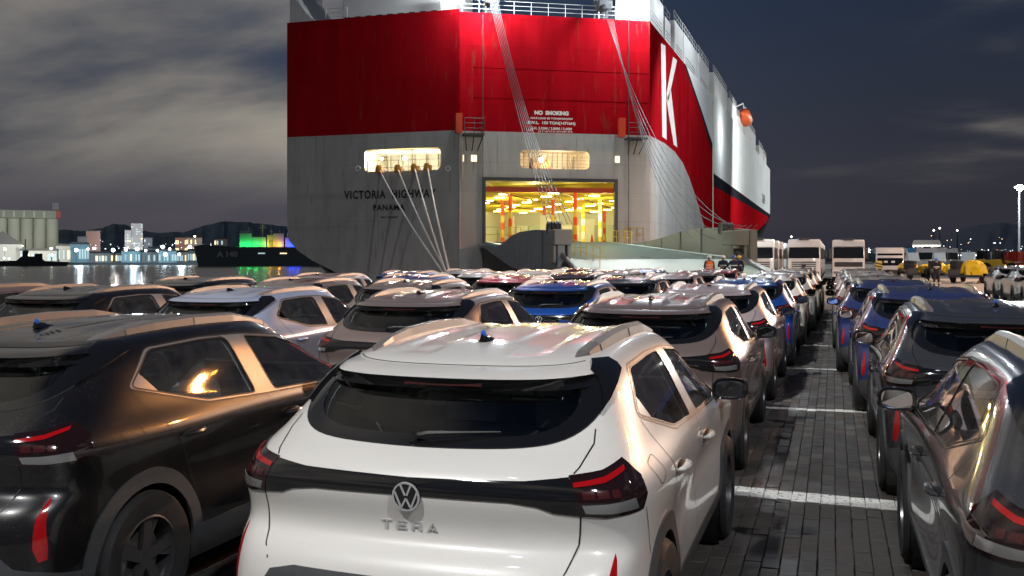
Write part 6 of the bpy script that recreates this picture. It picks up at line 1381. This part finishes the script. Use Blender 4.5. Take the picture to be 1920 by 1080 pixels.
for k, (px, py, rr, m) in enumerate(((143, 469, 1.35, WHT), (212, 469, 1.35, WHT), (236, 468, 1.2, WHT), (257, 467, 1.4, WHT), (305, 463, 1.3, WHT), (310, 477, 1.4, WHT), (336, 477, 1.05, WHT), (356, 463, 1.35, WHT), (176, 466, .9, WHT), (165, 467, .8, WHT), (273, 470, .9, WHT), (295, 470, .9, WHT), (318, 467, .9, WHT), (96, 466, .95, WHT), (9, 467, 1.0, WHT), (17, 485, .7, WHT), (8, 484, .7, WHT), (42, 461, .5, WARMG), (52, 478, .9, WARMG), (97, 478, .8, WARMG), (365, 443, .7, WARMG), (-60, 468, 1.1, WHT), (-140, 470, 1.1, WHT))):
    p = atz(px, py, ZS + 2); r_ = empty('dock_lamp', (p.x, p.y, -1), 0, '%s lamp on the far shore, %s from the left among its lights' % ('amber' if m is WARMG else 'white', ['1st','2nd','3rd','4th','5th','6th','7th','8th','9th','10th','11th','12th','13th','14th','15th','16th','17th','18th','19th','20th','21st','22nd','23rd'][sorted([143,212,236,257,305,310,336,356,176,165,273,295,318,96,9,17,8,42,52,97,365,-60,-140]).index(px)]), 'lamp', 'lamps along the far shore')
    mb = MB(); mb.tube([(0, 0, 0), (0, 0, p.z + 1)], .12, 5); mb.build('pole', S_DARK, r_); mb = MB(); mb.lathe([(0.001, -rr*.7), (rr*.5, -rr*.5), (rr*.7, 0), (rr*.5, rr*.5), (0.001, rr*.7)], 10, Matrix.Translation((0, 0, p.z + 1))); mb.build('lamp_head', m, r_, smooth=True)
# the lights make the water and the sheds glow
lamp('POINT', atz(250, 468, ZS - 20), 22000, (.65, .88, 1), 1); lamp('POINT', atz(340, 468, ZS - 20), 18000, (.65, .88, 1), 1); lamp('POINT', atz(150, 468, ZS - 20), 18000, (.7, .9, 1), 1)
# small dark vessel in front of the silos
r_ = empty('dark_workboat', label='low dark work vessel in front of the silos with small amber lights', cat='boat'); p = atz(62, 483, 480); r_.location = (p.x, p.y, WL); r_.rotation_euler = (0, 0, math.atan2(p.y, p.x) - R(90)); u = 480/F
M_SHIPDK = mat('vessel_dark', (.04, .045, .05), .6); mb = MB(); mb.prism([(-75*u, 0), (58*u, 0), (62*u, 1.8), (20*u, 2.4), (10*u, 4.6), (-20*u, 4.6), (-28*u, 2.6), (-80*u, 2.2)], 8, 'xz', 0); mb.build('hull', M_SHIPDK, r_)
mb = MB(); mb.box((-18*u, 2, 4.6), (-8*u, 6, 7.5)); mb.tube([(-13*u, 4, 7.5), (-13*u, 4, 13)], .25, 5); mb.box((2*u, 2, 2.4), (16*u, 6, 6)); mb.build('wheelhouse', M_SHIPDK, r_)
lamp('POINT', atz(215, 462, 900), 160000, (1, .9, .85), 3); lamp('POINT', atz(262, 458, 940), 160000, (.9, .95, 1), 3); lamp('POINT', atz(360, 462, 770), 60000, (1, .8, .65), 2)  # added point lights that lift the far buildings out of black
# ---- grey warship with floodlit superstructure
Zw = 470; u = Zw/F; p = atz(480, 483, Zw); WS = empty('grey_warship', (p.x, p.y, WL), math.atan2(p.y, p.x) - R(90), 'dark grey warship across the water with green, amber and blue lit superstructure', 'ship')
wx = lambda px: (px - 480)*u*1.0
wz = lambda py: (483 - py)*u + CAMH - WL
M_WAR = mat('warship_grey', (.065, .08, .095), .6, noise=(.1, .2, .05)); GRN = mat('lit_grey', (.35, .38, .38), .6)
mb = MB(); mb.prism([(wx(377), -1), (wx(640), -1), (wx(700), wz(470)), (wx(700), wz(463)), (wx(455), wz(463)), (wx(380), wz(459)), (wx(368), wz(462)), (wx(372), wz(480))], 14, 'xz', 0); mb.build('hull', M_WAR, WS, bevel=.3)
me = fit(text_mesh('A 140', 'hull_number', mat('number_grey', (.35, .36, .38), .6), 1.0, bold=.04), wx(447) - wx(409), wz(471) - wz(482)); me.transform(Matrix.Rotation(R(90), 4, 'X')); o = link('hull_number', me, WS); o.location = ((wx(409) + wx(447))/2, -.1, wz(482))
for k, px in enumerate((490, 530, 573)): mb = MB(); mb.box((wx(px) - 1.6, -.15, wz(476)), (wx(px) + 1.6, -.05, wz(474))); mb.build('deck_opening', LITW if k != 1 else LITY, WS)
GR = [(450, 472, 437), (452, 468, 432), (472, 498, 444), (500, 512, 440), (512, 531, 437), (503, 531, 449), (534, 552, 445), (538, 546, 436)]
for i, (a, b, t_) in enumerate(GR):
    mb = MB(); mb.box((wx(a), 3 + (i % 2), wz(463)), (wx(b), 9 + (i % 2), wz(t_))); mb.build('superstructure', GRN, WS, bevel=.15)
for px, t_ in ((466, 424), (492, 418), (508, 430), (524, 428), (541, 420)):
    mb = MB(); mb.tube([(wx(px), 5, wz(445)), (wx(px), 5, wz(t_))], [.35, .12], 5); mb.tube([(wx(px) - 1.6, 5, wz(t_ + 8)), (wx(px) + 1.6, 5, wz(t_ + 8))], .12, 4); mb.tube([(wx(px) - 1, 5, wz(t_ + 4)), (wx(px) + 1, 5, wz(t_ + 4))], .12, 4); mb.build('mast', GRN, WS)
Mws = Matrix.Translation(WS.location) @ Matrix.Rotation(WS.rotation_euler.z, 4, 'Z')
def wl(px, py, d, power, col, s=2.0): lamp('POINT', Mws @ Vector((wx(px), d, wz(py))), power, col, .4)
for px in (452, 466, 480, 496): wl(px, 459, 1.2, 480, (.01, 1, .16))
for px in (505, 523): wl(px, 459, 1.2, 700, (1, .42, .01))
for px in (542, 550): wl(px, 459, 1.2, 800, (.01, .05, 1))
wl(558, 456, 2, 900, (.01, .05, 1))
# ---- far side of the yard on the right
far_box('white_hangar', 1713, 1762, 459, 420, mat('hangar_white', (.6, .62, .6), .7), 'pale hangar beyond the trucks at the foot of the mountain', 'building', roof='low', rooft=2, depth=30)
lamp('POINT', atz(1700, 468, 400), 60000, (1, .95, .85), 1)
far_box('long_shed', 1795, 1905, 477, 260, DKB, 'long dark shed with a bright light strip along its eaves', 'shed', roof='low', rooft=.5)
st_ = MB(); a = atz(1795, 478.6, 258); b = atz(1850, 478.6, 258); st_.tube([a, b], .18, 5); tag(st_.build('light_strip', glow('eaves_strip', (1, .96, .9), 4)), 'thin bright light strip along the eaves of the long shed', 'lamp')
rn = random.Random(21); cl = MB(); cw = MB()
for k in range(90):
    side = rn.random(); px = rn.uniform(1625, 1700) if side < .45 else rn.uniform(1700, 1925); z = rn.uniform(300, 1100); py = 470 + rn.gauss(0, 3.0) if side < .8 else 455 + rn.gauss(0, 8); rr = rn.uniform(.06, .17)*z/300
    p = atz(px, py, z); (cl if rn.random() < .7 else cw).lathe([(0.001, -rr), (rr, 0), (0.001, rr)], 5, Matrix.Translation(p))
tag(cl.build('distant_city_lights', glow('city_white', (.9, .95, 1), 5)), kind='stuff'); tag(cw.build('distant_amber_lights', glow('city_amber', (1, .6, .25), 5)), kind='stuff')
cl = MB()
for k in range(50):
    px = rn.uniform(110, 430); z = rn.uniform(600, 900); p = atz(px, 462 + rn.gauss(0, 5), z); rr = rn.uniform(.15, .38); cl.lathe([(0.001, -rr), (rr, 0), (0.001, rr)], 5, Matrix.Translation(p))
tag(cl.build('distant_shore_lights', glow('city_white', (.9, .95, 1), 5)), kind='stuff')
# pylons on the skyline
for k, (px, py) in enumerate(((1762, 428), (1751, 432), (1795, 432), (1484, 444))):
    z = 900; p = atz(px, py, z); mb = MB(); mb.tube([(p.x, p.y, 0), (p.x, p.y, p.z)], [1.0, .25], 4); o = mb.build('signal_mast', S_DARK); tag(o, 'slim mast with one light, %s' % ['second from the left below the far mountain', 'first from the left below the far mountain', 'third from the left below the far mountain', 'on the skyline between the left and middle truck files'][k], 'mast', 'masts on the skyline')
    mb = MB(); mb.lathe([(0.001, -.9), (.9, 0), (0.001, .9)], 8, Matrix.Translation(p)); mb.build('beacon', glow('beacon', (1, .95, .9), 8), o)
# ---- terminal floodlight masts: the one in view at the right edge, and its sisters round the yard
def mast(loc, h, label, heads=3, rz=0.0, m=FLOOD):
    r_ = empty('floodlight_mast', loc, rz, label, 'light mast', 'floodlight masts'); mb = MB(); mb.tube([(0, 0, 0), (0, 0, h)], [.32, .16], 10); mb.build('pole', S_DARK, r_, smooth=True)
    mb = MB(); mb.tube([(-1.3, 0, h), (1.3, 0, h)], .08, 6); mb.build('cross_arm', S_STEEL, r_)
    for k in range(heads):
        x = -1.1 + 2.2*k/(max(1, heads - 1)); mb = MB(); mb.box((x - .28, -.5, h - .28), (x + .28, -.05, h + .05)); hd_ = mb.build('lamp_housing', S_DARK, r_); q = MB(); q.add([(x - .25, -.51, h - .27), (x + .25, -.51, h - .27), (x + .25, -.42, h + .02 + .03), (x - .25, -.42, h + .05)], [(0, 1, 2, 3)]); q.add([(x - .26, -.52, h - .30), (x + .26, -.52, h - .30), (x + .26, -.06, h - .30), (x - .26, -.06, h - .30)], [(0, 1, 2, 3)]); q.build('lamp_glass', m, hd_)
    return r_
p = atz(1911, 350, 235); mast((p.x, p.y, 0), p.z, 'tall light mast with a bright white lamp above the right edge of the yard', 3, R(25)); bl_ = MB(); bl_.lathe([(0.001, -.75), (.6, -.5), (.75, 0), (.6, .5), (0.001, .75)], 12, Matrix.Translation(p + Vector((0, -.8, -.3)))); bl_.build('lamp_globe', FLOOD, COL.objects[-1].parent.parent if False else None)
bl_o = COL.objects[-1]; bl_o.parent = [o for o in COL.objects if o.name.startswith('floodlight_mast')][-1]; bl_o.matrix_parent_inverse = (Matrix.Translation((p.x, p.y, 0)) @ Matrix.Rotation(R(25), 4, 'Z')).inverted()
lamp('POINT', p + Vector((0, -6, -.6)), 90000, (.95, 1, .97), .8)
for (x, y, z), rz, n, g_, lab in (((-10, -16.2, 27.4), 180, 4, FLOOD, 'tall light mast behind the camera position, nearer the water'), ((15.2, -10, 19.4), 180, 3, FLOOD, 'lower light mast behind the camera position, right of the open lane'), ((30.4, 29.2, 22.4), 20, 3, FLOOD, 'light mast outside the right edge that faces the trucks'),
        ((24.9, 52.1, 22.7), -70, 3, glow('sodium_glass', (1, .36, .05), 26), 'sodium light mast outside the right edge of the yard'), ((33.3, 96.6, 22.4), -10, 3, glow('sodium_glass', (1, .36, .05), 26), 'tall sodium light mast far behind the yard, outside the right edge')):
    mast((x, y, 0), z, lab, n, R(rz), g_)
